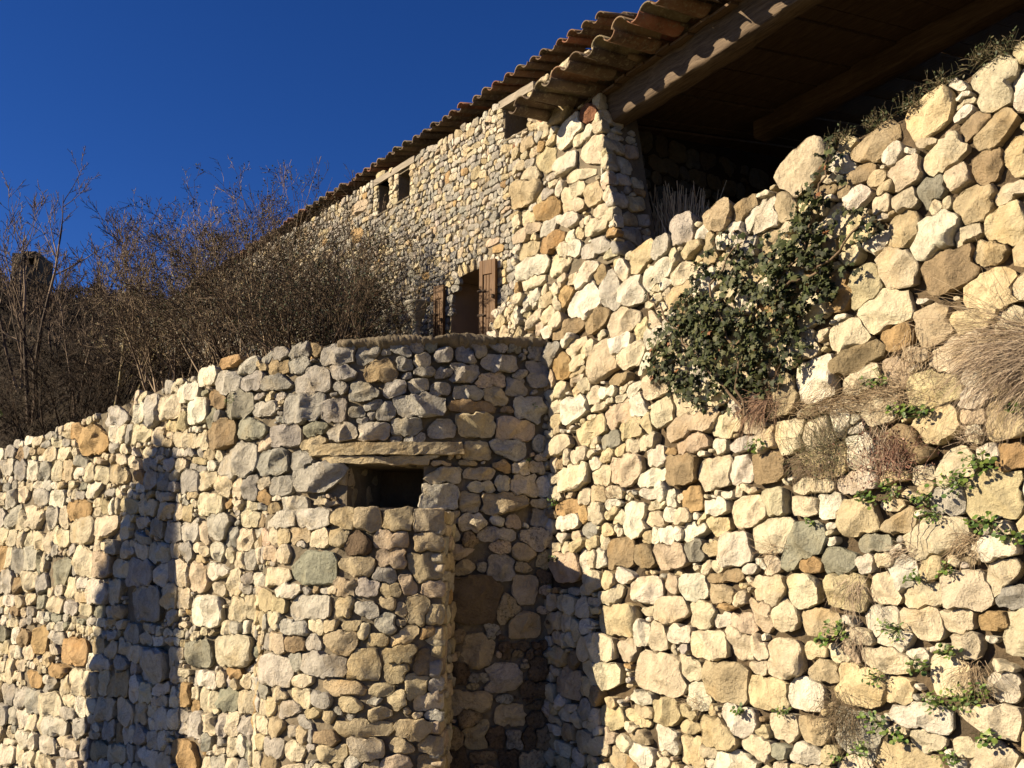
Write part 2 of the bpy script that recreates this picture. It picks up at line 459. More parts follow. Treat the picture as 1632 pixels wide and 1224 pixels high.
def fill_rows(seeds, dom, rowh, asp, s_of_u, v_anchor, holes, keep, jitter=.12, p=(3.2, 6.0), rowslope=None, stack=.12, rot=.10, thin=.08):
    """courses that fan with the size factor s(u)"""
    u0, u1, q0, q1 = dom
    man = [s for s in seeds]
    out = []
    q = q0
    while q < q1:
        h = rowh * rng.choice([.5, .75, 1, 1.15, 1.3], p=[thin, .17, .4, .25, .18 - thin])
        u = u0 - rng.uniform(0, rowh)
        ph = rng.uniform(0, 6.28)
        while u < u1:
            sc = s_of_u(u)
            w = (.45 * h + .55 * rowh) * sc * (asp(u) if callable(asp) else asp) * math.exp(rng.normal(0, .34)); w = min(max(w, h * sc * .6), h * sc * 3.2)
            uc = u + w / 2; wob = .10 * rowh * math.sin(uc * 1.7 + ph)
            vc = v_anchor + (q + h / 2 + wob) * sc
            sl = ((q + h / 2) * (s_of_u(uc + .1) - s_of_u(uc - .1)) / .2)
            hh = h * sc
            if rng.random() < stack and hh > rowh * .8:
                parts = [(uc, vc - hh * .27, w / 2, hh * .24), (uc, vc + hh * .25, w / 2, hh * .26)]
            elif rng.random() < .10 and w > hh:
                parts = [(uc - w * .26, vc, w * .25, hh * .5), (uc + w * .26, vc, w * .23, hh * .46)]
            else: parts = [(uc, vc, w / 2, hh / 2)]
            for (a_, b_, c_, d_) in parts:
                U = a_ + rng.normal(0, jitter * w * .2); V = b_ + rng.normal(0, jitter * hh * .7)
                if not keep(U, V): continue
                bad = False
                for m_ in man:
                    if abs(m_['u'] - U) < m_['a'] * 1.3 + c_ and abs(m_['v'] - V) < m_['b'] * 1.3 + d_:
                        if dmetric(U, V, m_) < (1.14 if not m_['hole'] else 1.02): bad = True; break
                if bad: continue
                seeds.append(dict(u=U, v=V, a=c_ * rng.uniform(.92, 1.06), b=d_ * rng.uniform(.86, 1.06), rot=math.atan(sl) + rng.normal(0, rot),
                                  p=rng.uniform(*p), color='', manual=0, block=0, hole=0, dep=1.0))
            u += w
        q += h
def manual(surf, lst, seeds, slope=None, p=4.2, block=0, **kw):
    for it in lst:
        px, py, w, h, c = it[:5]; rt = it[5] if len(it) > 5 else 0
        u, v = surf.pix(px, py); ul, _ = surf.pix(px - w / 2, py); ur, _ = surf.pix(px + w / 2, py)
        _, vt = surf.pix(px, py - h / 2); _, vb = surf.pix(px, py + h / 2)
        a = abs(ur - ul) / 2; b_ = abs(vt - vb) / 2
        sl = slope(u, v) if slope else 0
        seeds.append(dict(u=u, v=v, a=max(a, .01), b=max(b_, .01), rot=math.atan(sl) + R(rt), p=p, color=c, manual=1, block=block, hole=0, dep=1.0, **kw))

# ================================================================== LAYOUT
def onray(px, Z, py=870):
    d = ray(px, py); return np.array([d[0] / d[1] * Z, Z])
A_R = R(33)
rwdu = np.array([math.sin(A_R), -math.cos(A_R)]); rwn = np.array([-math.cos(A_R), -math.sin(A_R)])
Rp = onray(1632, 5.5)
tmp = Plane(Rp, rwdu, rwn); uJ, _ = tmp.pix(880, 870)
RW = Plane(Rp + rwdu * uJ, rwdu, rwn)                    # u = 0 at the corner with the round wall
J = RW.O
A_H = R(37.3)
hdu = np.array([math.sin(A_H), -math.cos(A_H)]); hn = np.array([-math.cos(A_H), -math.sin(A_H)])
u820, _ = RW.pix(820, 400)
H0 = RW.pt(u820, 0, -.10)[:2]
HW = Plane(H0, hdu, hn)
bz = [(-330, 24.), (-160, 19.), (0, 15.2), (50, 14.3), (100, 13.4), (180, 12.2), (240, 11.4), (290, 10.8), (340, 10.3), (400, 9.86), (450, 9.6), (500, 9.36), (560, 9.22),
      (620, 9.17), (680, 9.17), (740, 9.20), (800, 9.26), (840, 9.31), (876, 9.36)]
BW = Curve([onray(px, z) for px, z in bz])
print('J', J, 'u1632', RW.pix(1632, 600), 'u820', u820, 'BW len', BW.L)
def ground_z(x, y):
    return -1.78 - .035 * np.clip(y, -10, 30) * .6 - .20 * np.clip(-x, 0, 12) - .05 * np.clip(-x - 12, 0, 40)

# ------------------------------------------------------------------ ground
def grid_sheet(name, xs, ys, zf, mat, label=None):
    X, Y = np.meshgrid(xs, ys, indexing='ij'); Z = zf(X, Y)
    V = np.stack([X, Y, Z], -1).reshape(-1, 3); nx, ny = len(xs), len(ys)
    i, j = np.meshgrid(np.arange(nx - 1), np.arange(ny - 1), indexing='ij'); i = i.ravel(); j = j.ravel()
    F = np.stack([i * ny + j, (i + 1) * ny + j, (i + 1) * ny + j + 1, i * ny + j + 1], 1)
    o = obj(name, mesh_from(name, V, F, mat)); o['kind'] = 'structure'; return o
def gz(x, y):
    return ground_z(x, y) + .03 * np.sin(x * 1.7 + y) * np.sin(y * 2.1 - x * .6)
far = [-900, -500, -250, -140, -90, -60]
grid_sheet('ground', np.array(far + list(np.linspace(-45, 25, 90)) + [35, 60, 110, 250, 500, 900]),
           np.array([-900, -500, -250, -120, -60] + list(np.linspace(-35, 30, 80)) + [40, 70, 120, 250, 500, 900]), gz, M_ground)

# ------------------------------------------------------------------ colour rules of each wall
def pick(w):
    ks = list(w.keys()); p = np.array([w[k] for k in ks], float); p /= p.sum(); return PAL[ks[rng.choice(len(ks), p=p)]], ks
def rand_pal(w, wt):
    ks = list(w.keys()); p = np.array([w[k] for k in ks], float); p /= p.sum(); k = ks[rng.choice(len(ks), p=p)]
    return PAL[k], wt
def col_right(wp):
    return rand_pal(dict(c=48, w=24, y=16, t=6, p=6, b=1.8, o=1.4, v=1.0, G=3), .08)
def col_pier(wp):
    return rand_pal(dict(c=40, w=22, y=12, t=10, p=5, o=3, G=10, g=3), .15)
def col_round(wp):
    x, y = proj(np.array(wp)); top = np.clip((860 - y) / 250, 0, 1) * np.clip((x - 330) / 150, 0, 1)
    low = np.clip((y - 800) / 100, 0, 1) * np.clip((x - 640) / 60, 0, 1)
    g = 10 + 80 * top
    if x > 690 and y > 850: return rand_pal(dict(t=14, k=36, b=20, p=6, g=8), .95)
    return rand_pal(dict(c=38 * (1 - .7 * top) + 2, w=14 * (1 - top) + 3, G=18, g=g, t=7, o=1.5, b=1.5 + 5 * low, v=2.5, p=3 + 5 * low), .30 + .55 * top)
def col_butt(wp):
    return rand_pal(dict(c=26, t=26, G=18, g=14, p=12, o=2, b=3, y=6), .25)
def col_house(wp):
    x, y = proj(np.array(wp)); gg = np.clip((y - 230 + (x - 620) * .35) / 120, 0, 1)
    return rand_pal(dict(c=30 * (1 - .6 * gg), w=12 * (1 - gg) + 2, G=30, g=18 + 40 * gg, t=9, p=4, o=1.0, y=5, r=.4), .2 + .35 * gg)
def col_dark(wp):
    c_, w_ = rand_pal(dict(t=30, b=20, g=20, p=10), .3); return tuple(.38 * x for x in c_), w_  # stone colours darkened to stand in for the shed's shade

ST_right = dict(angular=.35, round=.08, bulge=.50, exp=(2.8, 6.5), facets=6, tilt=.40, off=.014, lean=.05, deep=.10, lump=1.0, rough=1.0, d0=.015)
ST_round = dict(angular=.35, round=.08, bulge=.48, exp=(2.8, 6.5), facets=6, tilt=.40, off=.012, lean=.05, deep=.10, lump=1.2, rough=1.4, d0=.015)
ST_butt = dict(angular=.45, round=.05, bulge=.30, exp=(3.5, 6.0), facets=4, tilt=.22, off=.008, lean=.04, deep=.08, lump=.7, rough=1.0, d0=.014)
ST_house = dict(angular=.3, round=.05, bulge=.38, exp=(3.5, 7.0), facets=3, tilt=.30, off=.006, lean=.05, deep=.05, lump=.9, rough=1.0, d0=.01)
ST_pier = dict(angular=.4, round=.08, bulge=.40, exp=(3.0, 6.5), facets=5, tilt=.30, off=.012, lean=.05, deep=.08, lump=1.0, rough=1.0, d0=.015)

# ------------------------------------------------------------------ 1. sunlit retaining wall on the right
ptop = [(880, 478), (985, 404), (1040, 374), (1100, 350), (1135, 328), (1200, 303), (1230, 288), (1246, 246), (1320, 232), (1365, 206),
        (1440, 175), (1480, 142), (1540, 107), (1560, 92), (1632, 68)]
rt = [RW.pix(*p) for p in ptop]; rtu = [a[0] for a in rt]; rtv = [a[1] for a in rt]
rtu = [-1.5] + rtu + [8]; rtv = [rtv[1]] + [rtv[1]] + rtv[1:] + [rtv[-1] + .1]
def vtopR(u): return np.interp(u, rtu, rtv)
v_pierbase = rtv[2]
print('vtopR', [round(float(v), 2) for v in rtv])
sR = lambda u: .80 + .118 * np.clip(u, -1, 6.5)
VA = -.45
seedsR = []
MR = [(1515,427,90,66,'b'),(1586,470,95,75,'y'),(1409,494,78,60,'c'),(1357,536,62,50,'c'),(1432,536,45,40,'o'),(1307,602,82,62,'w'),(1375,607,56,34,'c',8),
(1489,517,55,60,'t'),(1522,562,90,50,'c',15),(1489,621,75,60,'y'),(1546,512,55,40,'y'),(1243,631,50,60,'t'),(1607,668,75,60,'y'),(1491,683,75,60,'y',20),
(1404,650,60,50,'c'),(1612,728,50,42,'o'),(1588,787,95,75,'y'),(1520,744,65,50,'c',15),(1224,742,50,52,'b'),(1087,749,50,55,'b'),(1139,754,56,48,'c'),
(1179,749,40,42,'w'),(1106,678,85,40,'p'),(959,574,50,52,'p'),(1007,569,42,38,'c'),(898,583,26,40,'o'),(995,512,50,45,'c'),(1011,470,40,50,'w'),
(933,484,50,55,'w'),(973,465,30,60,'G'),(907,522,60,25,'b',-10),(955,508,40,30,'b'),(1085,432,36,40,'c'),(1082,470,38,36,'t'),(1375,456,50,62,'t'),
(992,602,48,20,'b',-8),(1047,612,38,38,'c'),(917,650,42,38,'w'),(997,749,50,52,'p'),(912,760,46,45,'c'),(1042,761,46,28,'w'),(1106,796,30,38,'o'),
(1198,815,56,46,'c'),(1238,801,36,44,'c'),(1283,803,42,38,'c'),(1323,806,38,40,'w'),(1368,824,68,56,'y'),(1435,829,54,40,'t'),(1510,799,54,48,'G'),
(1014,829,36,56,'w'),(1238,853,68,52,'c'),(990,884,40,50,'b'),(1028,886,30,36,'b'),(1070,886,52,40,'p'),(1111,877,30,34,'v'),(1338,893,58,42,'v'),
(1394,865,50,28,'v'),(1293,898,36,30,'o'),(1494,853,95,58,'c',12),(1106,936,38,42,'w'),(1151,943,44,40,'t'),(1229,943,48,50,'c'),(1279,943,50,52,'c'),
(1352,946,60,62,'y'),(1413,938,54,48,'c'),(1470,948,60,42,'c'),(1541,941,78,62,'c'),(1614,950,46,44,'g'),(1070,974,52,44,'c'),(1118,979,38,44,'c'),
(1163,969,60,13,'o'),(1186,995,44,36,'p'),(1309,993,62,44,'t'),(1404,990,50,52,'w'),(1472,993,62,50,'c'),(1593,990,78,30,'o'),(1527,990,52,38,'c'),
(959,1073,60,50,'c'),(1054,1073,70,60,'c'),(1137,1028,56,44,'c'),(1253,1050,50,60,'c'),(1316,1068,46,36,'t'),(1413,1052,70,40,'c'),(1541,1028,44,42,'c'),
(1513,1078,66,62,'c'),(1602,1064,70,34,'c'),(1158,1087,66,62,'t'),(1224,1106,60,50,'y'),(1283,1106,52,50,'w'),(1371,1092,85,62,'y'),(1435,1102,46,44,'y'),
(1470,1142,90,42,'w'),(1584,1144,105,58,'c'),(1179,1149,46,48,'w'),(1250,1158,48,46,'c'),(1300,1165,52,40,'t'),(1442,1210,100,50,'y'),(1208,1191,46,34,'c'),
(1283,1201,46,34,'w'),(1248,1201,30,28,'v'),(1025,1208,36,40,'w'),
(1282,268,74,66,'c',10),(1218,346,50,45,'w'),(1252,330,34,48,'t'),(1589,134,72,80,'c'),(1481,180,75,62,'y'),(1589,206,75,42,'t',10),
(1553,199,55,32,'b',10),(1507,245,75,44,'c',8),(1576,265,50,52,'b'),(1618,250,46,60,'y'),(1484,304,40,50,'v'),(1445,278,52,46,'c'),(1363,284,60,32,'b',6),
(1367,314,44,32,'w'),(1530,284,40,42,'c'),(1553,327,68,62,'t'),(1442,369,62,58,'t'),(1442,320,36,38,'c'),(1605,363,62,72,'y'),(1537,373,55,34,'c'),
(1087,366,34,46,'G',-20),(1149,353,50,44,'t'),(1187,334,46,28,'b'),(1208,346,44,40,'w'),(1117,370,24,28,'w'),(1135,392,24,54,'t',-20),(1228,382,44,36,'t'),
(1055,396,34,28,'G'),(1105,398,44,20,'t',5),(1413,300,30,20,'t'),(1395,232,70,44,'t',10),(880,565,28,40,'g'),(1000,915,34,28,'w'),(975,950,40,34,'c'),(985,985,60,52,'t'),
(900,905,50,50,'p'),(1030,940,44,40,'w'),(1085,1010,36,30,'w'),(950,1035,60,50,'c'),(905,1090,36,50,'p'),(905,830,34,30,'w'),(940,845,26,24,'g'),(905,812,36,30,'o')]
slR = lambda u, v: (v - VA) * .118 / sR(u)
manual(RW, MR, seedsR, slR)
botR = lambda u: -2.15 + 0 * u
def keepR(u, v):
    if v > vtopR(u) - .07 or v < botR(u): return False
    if u < -.12 and v < 1.75: return False
    return -1.35 < u < 7.0
fill_rows(seedsR, (-1.3, 6.9, -2.2, 5.0), .178, 1.25, sR, VA, (), keepR)
retw = thing('retaining_wall', 'tall sunlit dry stone retaining wall of cream rubble on the right, under the open shed', 'stone wall', tuple(RW.pt(2.5, -2.2, 0)))
def insideR(u, v): return keepR(u, v) and u < 5.6
stR = pack(seedsR, clips=(), gap=.0025, chink=True, dom=(-1.2, 5.6, -1.9, 3.3), inside=insideR, chmin=.026)
emit_stones(retw, RW, stR, ST_right, col_right)
us = lines(-1.3, 7.0, .12); nvv = 46
core(retw, RW, us, np.linspace(0, 1, nvv), np.ones((len(us), nvv), bool), .7, M_mortar_dry, front=-.055, amp=.015,
     vmap=lambda U, V: np.where(U < -.18, 1.5 + V * (vtopR(U) - .05 - 1.5), -2.6 + V * (vtopR(U) - .05 + 2.6)))

# ------------------------------------------------------------------ 2. round terrace wall on the left
btop = [(-330, 775), (-160, 745), (0, 712), (100, 680), (180, 645), (290, 600), (380, 573), (480, 550), (560, 542), (640, 538), (720, 535), (800, 537), (872, 543)]
bt = [BW.pix(*p) for p in btop]; btu = [a[0] for a in bt]; btv = [a[1] for a in bt]
print('vtopB', [round(float(v), 2) for v in btv])
def vtopB(u): return np.interp(u, btu, btv)
nu0, nv1 = BW.pix(552, 742); nu1, nv0 = BW.pix(674, 809)
uBl, _ = BW.pix(418, 1000); uBr, _ = BW.pix(700, 1000); _, vB = BW.pix(620, 806)
seedsB = []
holeN = dict(u=(nu0 + nu1) / 2, v=(nv0 + nv1) / 2, a=(nu1 - nu0) / 2, b=(nv1 - nv0) / 2, rot=0, p=12, color='', manual=0, block=0, hole=1, dep=1)
seedsB.append(holeN)
MB1 = [(512,760,76,46,'G'),(704,757,64,26,'c'),(698,792,60,42,'G'),(704,739,36,9,'t'),(745,738,34,9,'t')]
manual(BW, MB1, seedsB, None, p=5)
MB2 = [(498,606,55,40,'g'),(486,651,58,46,'g'),(444,609,44,26,'g'),(607,590,50,38,'b'),(669,645,84,38,'G'),(456,695,44,34,'g'),
(595,689,50,30,'G'),(548,689,46,30,'G'),(648,683,48,32,'g'),(704,683,42,30,'G'),(758,677,60,38,'t'),(820,683,60,36,'p'),(752,648,74,22,'b'),(846,654,52,40,'G'),
(820,615,40,30,'g'),(435,736,44,40,'g'),(808,719,54,36,'G'),(760,719,46,30,'t'),(749,801,32,34,'t'),(805,804,74,44,'t'),(772,776,48,19,'c'),(768,755,60,20,'t'),
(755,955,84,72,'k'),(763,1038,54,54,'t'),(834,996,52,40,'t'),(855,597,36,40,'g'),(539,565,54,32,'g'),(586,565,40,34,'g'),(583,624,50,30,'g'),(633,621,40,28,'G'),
(666,615,34,24,'G'),(701,621,32,22,'g'),(746,627,46,24,'g'),(790,630,40,30,'t'),(740,595,54,30,'g'),(707,565,28,24,'g'),(746,565,36,28,'g'),(796,580,56,26,'g'),
(545,594,40,26,'g'),(530,655,44,36,'g'),(615,655,30,30,'g'),(505,685,34,30,'v'),(485,735,40,32,'g'),(448,775,36,30,'g'),(470,805,40,26,'G'),(760,560,30,22,'g'),(645,580,28,22,'g'),(678,590,40,20,'g'),
(153,700,42,42,'o'),(126,814,32,30,'o'),(353,692,44,46,'b'),(403,680,44,38,'v'),(29,936,24,30,'b'),(62,1019,26,42,'o'),(119,1038,40,40,'o'),(93,1069,30,22,'o'),
(55,1083,24,24,'o'),(374,1074,28,20,'o'),(298,1107,16,36,'o'),(95,912,34,42,'v'),(231,960,50,55,'g'),(241,1062,44,56,'G'),(224,914,40,45,'g'),(372,1036,54,50,'c'),
(329,974,42,46,'w'),(348,907,36,36,'w'),(348,840,38,40,'G'),(382,735,56,52,'G'),(296,1203,38,46,'o'),(336,802,36,36,'c'),(317,1041,40,42,'v'),(134,845,32,40,'c'),
(243,659,24,52,'G'),(184,664,44,32,'G'),(381,645,40,44,'v'),(420,655,36,30,'G'),(365,608,38,36,'G'),(403,606,36,34,'g'),(445,585,36,24,'b'),(370,577,38,16,'o'),(270,650,30,36,'c'),
(300,625,30,30,'w'),(315,655,34,36,'w'),(332,600,28,28,'w'),(40,830,24,36,'c'),(150,780,28,26,'w'),(195,905,30,30,'c'),(210,1010,26,30,'g'),(520,600,0.1,0.1,'g'),
(565,895,.1,.1,'g'),(735,880,64,24,'p'),(800,905,44,40,'g'),(740,905,34,26,'t'),(835,880,40,28,'t'),(800,1080,60,44,'G'),(740,1120,80,36,'t'),(815,1140,50,34,'t'),(760,1170,40,44,'t'),(840,940,44,44,'p'),(700,835,.1,.1,'g'),(790,850,60,26,'G')]
manual(BW, [x for x in MB2 if x[2] > 1], seedsB, None)
uCap = BW.pix(545, 560)[0]
def keepB(u, v):
    if v > vtopB(u) - (.05 if u < uCap else .085): return False
    if uBl + .12 < u < uBr - .05 and v < vB - .05: return False
    if nu0 - .03 < u < nu1 + .03 and nv0 - .12 < v < nv1 + .04: return False
    x, y, _ = BW.pt(u, v, 0); return v > ground_z(x, y) - .1 and u > .6
sB = lambda u: 1.0 + .06 * np.clip((BW.L - u) - 5, 0, 8) * .5
sB = lambda u: 1.0 + .45 * np.clip((BW.L - 3.0 - u) / 7.0, 0, 1)
fill_rows(seedsB, (.6, BW.L + .0, -3.9, 3.4), .185, lambda u: 1.15 + .55 * float(np.clip((BW.L - 3.2 - u) / 3.0, 0, 1)), sB, -.8, (), keepB, thin=.10)
bast = thing('curved_terrace_wall', 'rounded grey and cream rubble terrace wall on the left, with a small square opening', 'stone wall', tuple(BW.pt(BW.L * .7, -2.6, 0)))
lint = BW.pix(502, 724)[0], BW.pix(736, 724)[0]
_, lv1 = BW.pix(620, 706); _, lv0 = BW.pix(620, 724); _, lvb = BW.pix(620, 738)
seedsB.append(dict(u=sum(lint) / 2, v=(lv0 + lv1) / 2 - .02, a=(lint[1] - lint[0]) / 2, b=(lv1 - lv0) / 2 + .04, rot=0, p=12, color='', manual=0, block=0, hole=1, dep=1))
stB = pack(seedsB, clips=((1, 0, BW.L + .02),), gap=.0025, chink=True, dom=(1.5, BW.L, -3.5, 2.4), inside=keepB, chmin=.028)
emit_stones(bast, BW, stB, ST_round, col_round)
us = lines(.5, BW.L, .12, (nu0, nu1)); vs = lines(-4.6, 2.5, .12, (nv0, nv1))
def vmapB(U, V):   # squash everything above the niche to the wall top
    top = vtopB(U) - .04
    return np.where(V > nv1 + .01, nv1 + (V - nv1) / (2.5 - nv1) * (top - nv1), V)
mask = np.ones((len(us), len(vs)), bool)
for i in range(len(us) - 1):
    for j in range(len(vs) - 1):
        a, b_ = (us[i] + us[i + 1]) / 2, (vs[j] + vs[j + 1]) / 2
        if nu0 < a < nu1 and nv0 < b_ < nv1: mask[i][j] = False
# left far part where top is lower than the niche head
def vmapB2(U, V):
    top = vtopB(U) - .04
    return np.where(top < nv1 + .15, -4.6 + (V + 4.6) / 7.1 * (top + 4.6), vmapB(U, V))
core(bast, BW, us, vs, mask, .75, M_mortar, front=-.045, amp=.014, vmap=vmapB)
# niche back
mb_ = []
def boxmesh(surf, u0, u1, v0, v1, w0, w1, jit=0.0, nu=1, nv=1):
    us_ = np.linspace(u0, u1, nu + 1); vs_ = np.linspace(v0, v1, nv + 1)
    UU, VV = np.meshgrid(us_, vs_, indexing='ij'); n = UU.size
    j1 = rng.normal(0, jit, UU.shape) if jit else 0
    Pf = surf.pt(UU, VV, w1 + j1).reshape(-1, 3); Pb = surf.pt(UU, VV, w0 + 0 * UU).reshape(-1, 3)
    V = np.concatenate([Pf, Pb]); I = lambda i, j: i * (nv + 1) + j; F = []
    for i in range(nu):
        for j in range(nv):
            a, b_, c, d = I(i, j), I(i + 1, j), I(i + 1, j + 1), I(i, j + 1); F += [(a, b_, c, d), (n + a, n + d, n + c, n + b_)]
    for i in range(nu): F += [(I(i, 0), n + I(i, 0), n + I(i + 1, 0), I(i + 1, 0)), (I(i, nv), I(i + 1, nv), n + I(i + 1, nv), n + I(i, nv))]
    for j in range(nv): F += [(I(0, j), I(0, j + 1), n + I(0, j + 1), n + I(0, j)), (I(nu, j), n + I(nu, j), n + I(nu, j + 1), I(nu, j + 1))]
    return V, F
def box_on(name, surf, u0, u1, v0, v1, w0, w1, mat, parent, jit=0.0, nu=1, nv=1, bev=.0, local=True):
    V, F = boxmesh(surf, u0, u1, v0, v1, w0, w1, jit, nu, nv)
    # local frame aligned with the wall so that wood grain follows the piece
    ctr = surf.pt((u0 + u1) / 2, (v0 + v1) / 2, (w0 + w1) / 2)
    e = surf.pt((u0 + u1) / 2 + .01, (v0 + v1) / 2, (w0 + w1) / 2) - ctr; ang = math.atan2(e[1], e[0])
    c, s_ = math.cos(-ang), math.sin(-ang); L = V - ctr
    V2 = np.stack([L[:, 0] * c - L[:, 1] * s_, L[:, 0] * s_ + L[:, 1] * c, L[:, 2]], 1)
    me = mesh_from(name, V2, F, mat, smooth=False)
    o = obj(name, me)
    pl = parent; wl_ = Vector(ctr)
    base = Vector((0, 0, 0)); pz = 0
    q = pl
    while q is not None: base += q.location; pz += q.rotation_euler.z; q = q.parent
    # parents up the chain may be rotated pieces
    M = parent_matrix(pl)
    from mathutils import Matrix
    W = Matrix.Translation(wl_) @ Matrix.Rotation(ang, 4, 'Z')
    o.parent = pl
    L4 = M.inverted() @ W
    o.location = L4.to_translation(); o.rotation_euler = L4.to_euler()
    if bev:
        md = o.modifiers.new('bevel', 'BEVEL'); md.width = bev; md.segments = 2; md.limit_method = 'ANGLE'
    return o
def parent_matrix(p):
    from mathutils import Matrix
    M = Matrix.Identity(4); ch = []
    while p is not None: ch.append(p); p = p.parent
    for q in reversed(ch): M = M @ Matrix.Translation(q.location) @ q.rotation_euler.to_matrix().to_4x4()
    return M
box_on('niche_back', BW, nu0 - .2, nu1 + .2, nv0 - .2, nv1 + .2, -1.0, -.77, M_mortar_dry, bast)
# lintel slab over the opening: one long flat stone in two layers
def slab(surf, u0, u1, v0, v1, w0, w1, color, parent, name='stone', seed=0, wth=.4):
    nu_, nv_ = max(6, int((u1 - u0) / .05)), 4
    r2 = np.random.default_rng(seed)
    V, F = boxmesh(surf, u0, u1, v0, v1, w0, w1, 0, nu_, nv_)
    d = np.zeros((len(V), 3)); k = r2.uniform(4, 22, (5, 3)); ph = r2.uniform(0, 6, 5)
    for i in range(5): d += (np.sin(V @ k[i] + ph[i]) * .006)[:, None] * r2.normal(0, 1, 3)
    d += r2.normal(0, .003, d.shape); V = V + d
    col = np.array([*(np.array(PAL[color]) * r2.uniform(.9, 1.1)), wth], np.float32)
    ctr = V.mean(0); me = mesh_from(name, V - ctr, F, M_stone, col, smooth=False)
    return obj(name, me, parent, Vector(ctr) - parent.location)
slab(BW, lint[0], lint[1], lv0 - .008, lv1, -.30, .085, 't', bast, 'lintel_stone', 3)
slab(BW, lint[0] + .13, lint[1] - .32, lvb - .01, lv0 - .012, -.34, .055, 't', bast, 'lintel_stone', 4)
# stones lining the left cheek of the opening
cheek = Plane(BW.pt(nu0, 0, 0)[:2], (BW.pt(nu0, 0, -1) - BW.pt(nu0, 0, 0))[:2], (BW.pt(nu0 + .1, 0, 0) - BW.pt(nu0, 0, 0))[:2] * 10)
cs = []
for k, (uu, vv, a, b_) in enumerate([(.16, nv0 + .10, .10, .10), (.36, nv0 + .17, .09, .16), (.14, nv0 + .30, .12, .09), (.56, nv0 + .13, .10, .13), (.38, nv0 + .36, .14, .05), (.60, nv0 + .31, .1, .05)]):
    cs.append(dict(u=uu, v=vv, a=a, b=b_, rot=0, p=4, color='t', manual=0, block=0, hole=0, dep=.6))
for s in pack(cs, gap=.002, chink=False):
    P, F = build_stone(cheek, s, ST_butt, 1, -.02); ctr = cheek.pt(s['u'], s['v'], 0)
    obj('stone', mesh_from('stone', P - ctr, fixtri(F), M_stone, stone_color(s, ctr, col_butt)), bast, Vector(ctr) - bast.location)
# rough mortar capping along the rim
us_ = np.linspace(BW.pix(540, 560)[0], BW.L, 110); prof = [(-.55, -.10), (-.5, -.01), (-.2, .02), (-.02, .018), (.035, .0), (.04, -.045), (-.03, -.11)]
V = []; 
for u in us_:
    for k, (w, dv) in enumerate(prof):
        V.append(BW.pt(u, float(vtopB(u)) + dv + .012 * math.sin(u * 9 + k) + rng.normal(0, .007), w + .012 * math.sin(u * 13 + k * 2) + rng.normal(0, .007)))
nn = len(prof); F = [(i * nn + k, (i + 1) * nn + k, (i + 1) * nn + k + 1, i * nn + k + 1) for i in range(len(us_) - 1) for k in range(nn - 1)]
F += [tuple(range(nn)), tuple(reversed(range((len(us_) - 1) * nn, len(us_) * nn)))] + [(i * nn, i * nn + nn - 1, (i + 1) * nn + nn - 1, (i + 1) * nn) for i in range(len(us_) - 1)]
obj('mortar_capping', mesh_from('mortar_capping', np.array(V) - np.array(bast.location), F, M_mortar), bast)

# ------------------------------------------------------------------ 3. buttress below the opening
bpts = [tuple(BW.pt(BW.pix(402, 1000)[0], 0, -.05)[:2])] + [tuple(onray(px, z)) for px, z in [(425, 9.42), (455, 9.08), (490, 8.9), (530, 8.66), (580, 8.55), (640, 8.50), (704, 8.50)]]
BU = Curve(bpts, 200)
_, vBt = BU.pix(620, 811)
print('buttress top', vBt, 'niche', nv0, nv1)
seedsU = []
manual(BU, [(545,828,36,36,'t'),(588,828,43,38,'t'),(634,828,44,38,'t'),(684,830,50,36,'p'),(444,828,46,32,'G'),(495,826,58,38,'G')], seedsU, None, p=9, block=1, woff=.012)
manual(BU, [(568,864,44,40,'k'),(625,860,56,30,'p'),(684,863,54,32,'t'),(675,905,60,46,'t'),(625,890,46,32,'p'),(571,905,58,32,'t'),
(498,905,68,50,'v'),(435,920,44,30,'c'),(498,970,62,40,'G'),(539,1026,50,42,'t'),(639,1044,52,34,'t'),(577,1061,54,50,'t'),(666,973,36,50,'t'),(616,993,34,32,'G'),
(604,1020,46,20,'t'),(542,1097,72,26,'t'),(577,1162,88,30,'t'),(583,1192,54,40,'c'),(560,1123,42,24,'y'),(660,1165,56,36,'t'),(527,1200,56,30,'t'),(455,940,44,26,'w'),
(470,1000,44,24,'G'),(437,1070,40,50,'G'),(460,1130,36,34,'G'),(485,1150,60,20,'g'),(665,1095,40,44,'t'),(680,1010,26,26,'o'),(650,930,30,34,'p'),(615,960,30,26,'t')], seedsU, None, p=4.5)
def keepU(u, v):
    x, y, _ = BU.pt(u, v, 0); return ground_z(x, y) - .1 < v < vBt - .04 and .0 < u < BU.L
fill_rows(seedsU, (.0, BU.L, -3.2, .6), .150, 1.5, lambda u: 1.0 + 0 * u, 0.0, (), keepU, p=(3.0, 6.0), stack=.06)
butt = thing('stone_buttress', 'lower buttress of flat rubble under the small square opening, capped with cut sill stones', 'buttress', tuple(BU.pt(BU.L * .6, -2.1, 0)))
stU = pack(seedsU, cap=1.5, clips=((1, 0, BU.L + .04), (0, 1, vBt + .02), (-1, 0, .02)), gap=.002, chink=True, dom=(0, BU.L, -2.4, vBt), inside=keepU, chmin=.036)
emit_stones(butt, BU, stU, ST_butt, col_butt)
us = lines(0, BU.L, .1); vs = np.linspace(-3.2, vBt - .01, 40)
core(butt, BU, us, vs, np.ones((len(us), len(vs)), bool), .9, M_mortar, front=-.03, amp=.010)
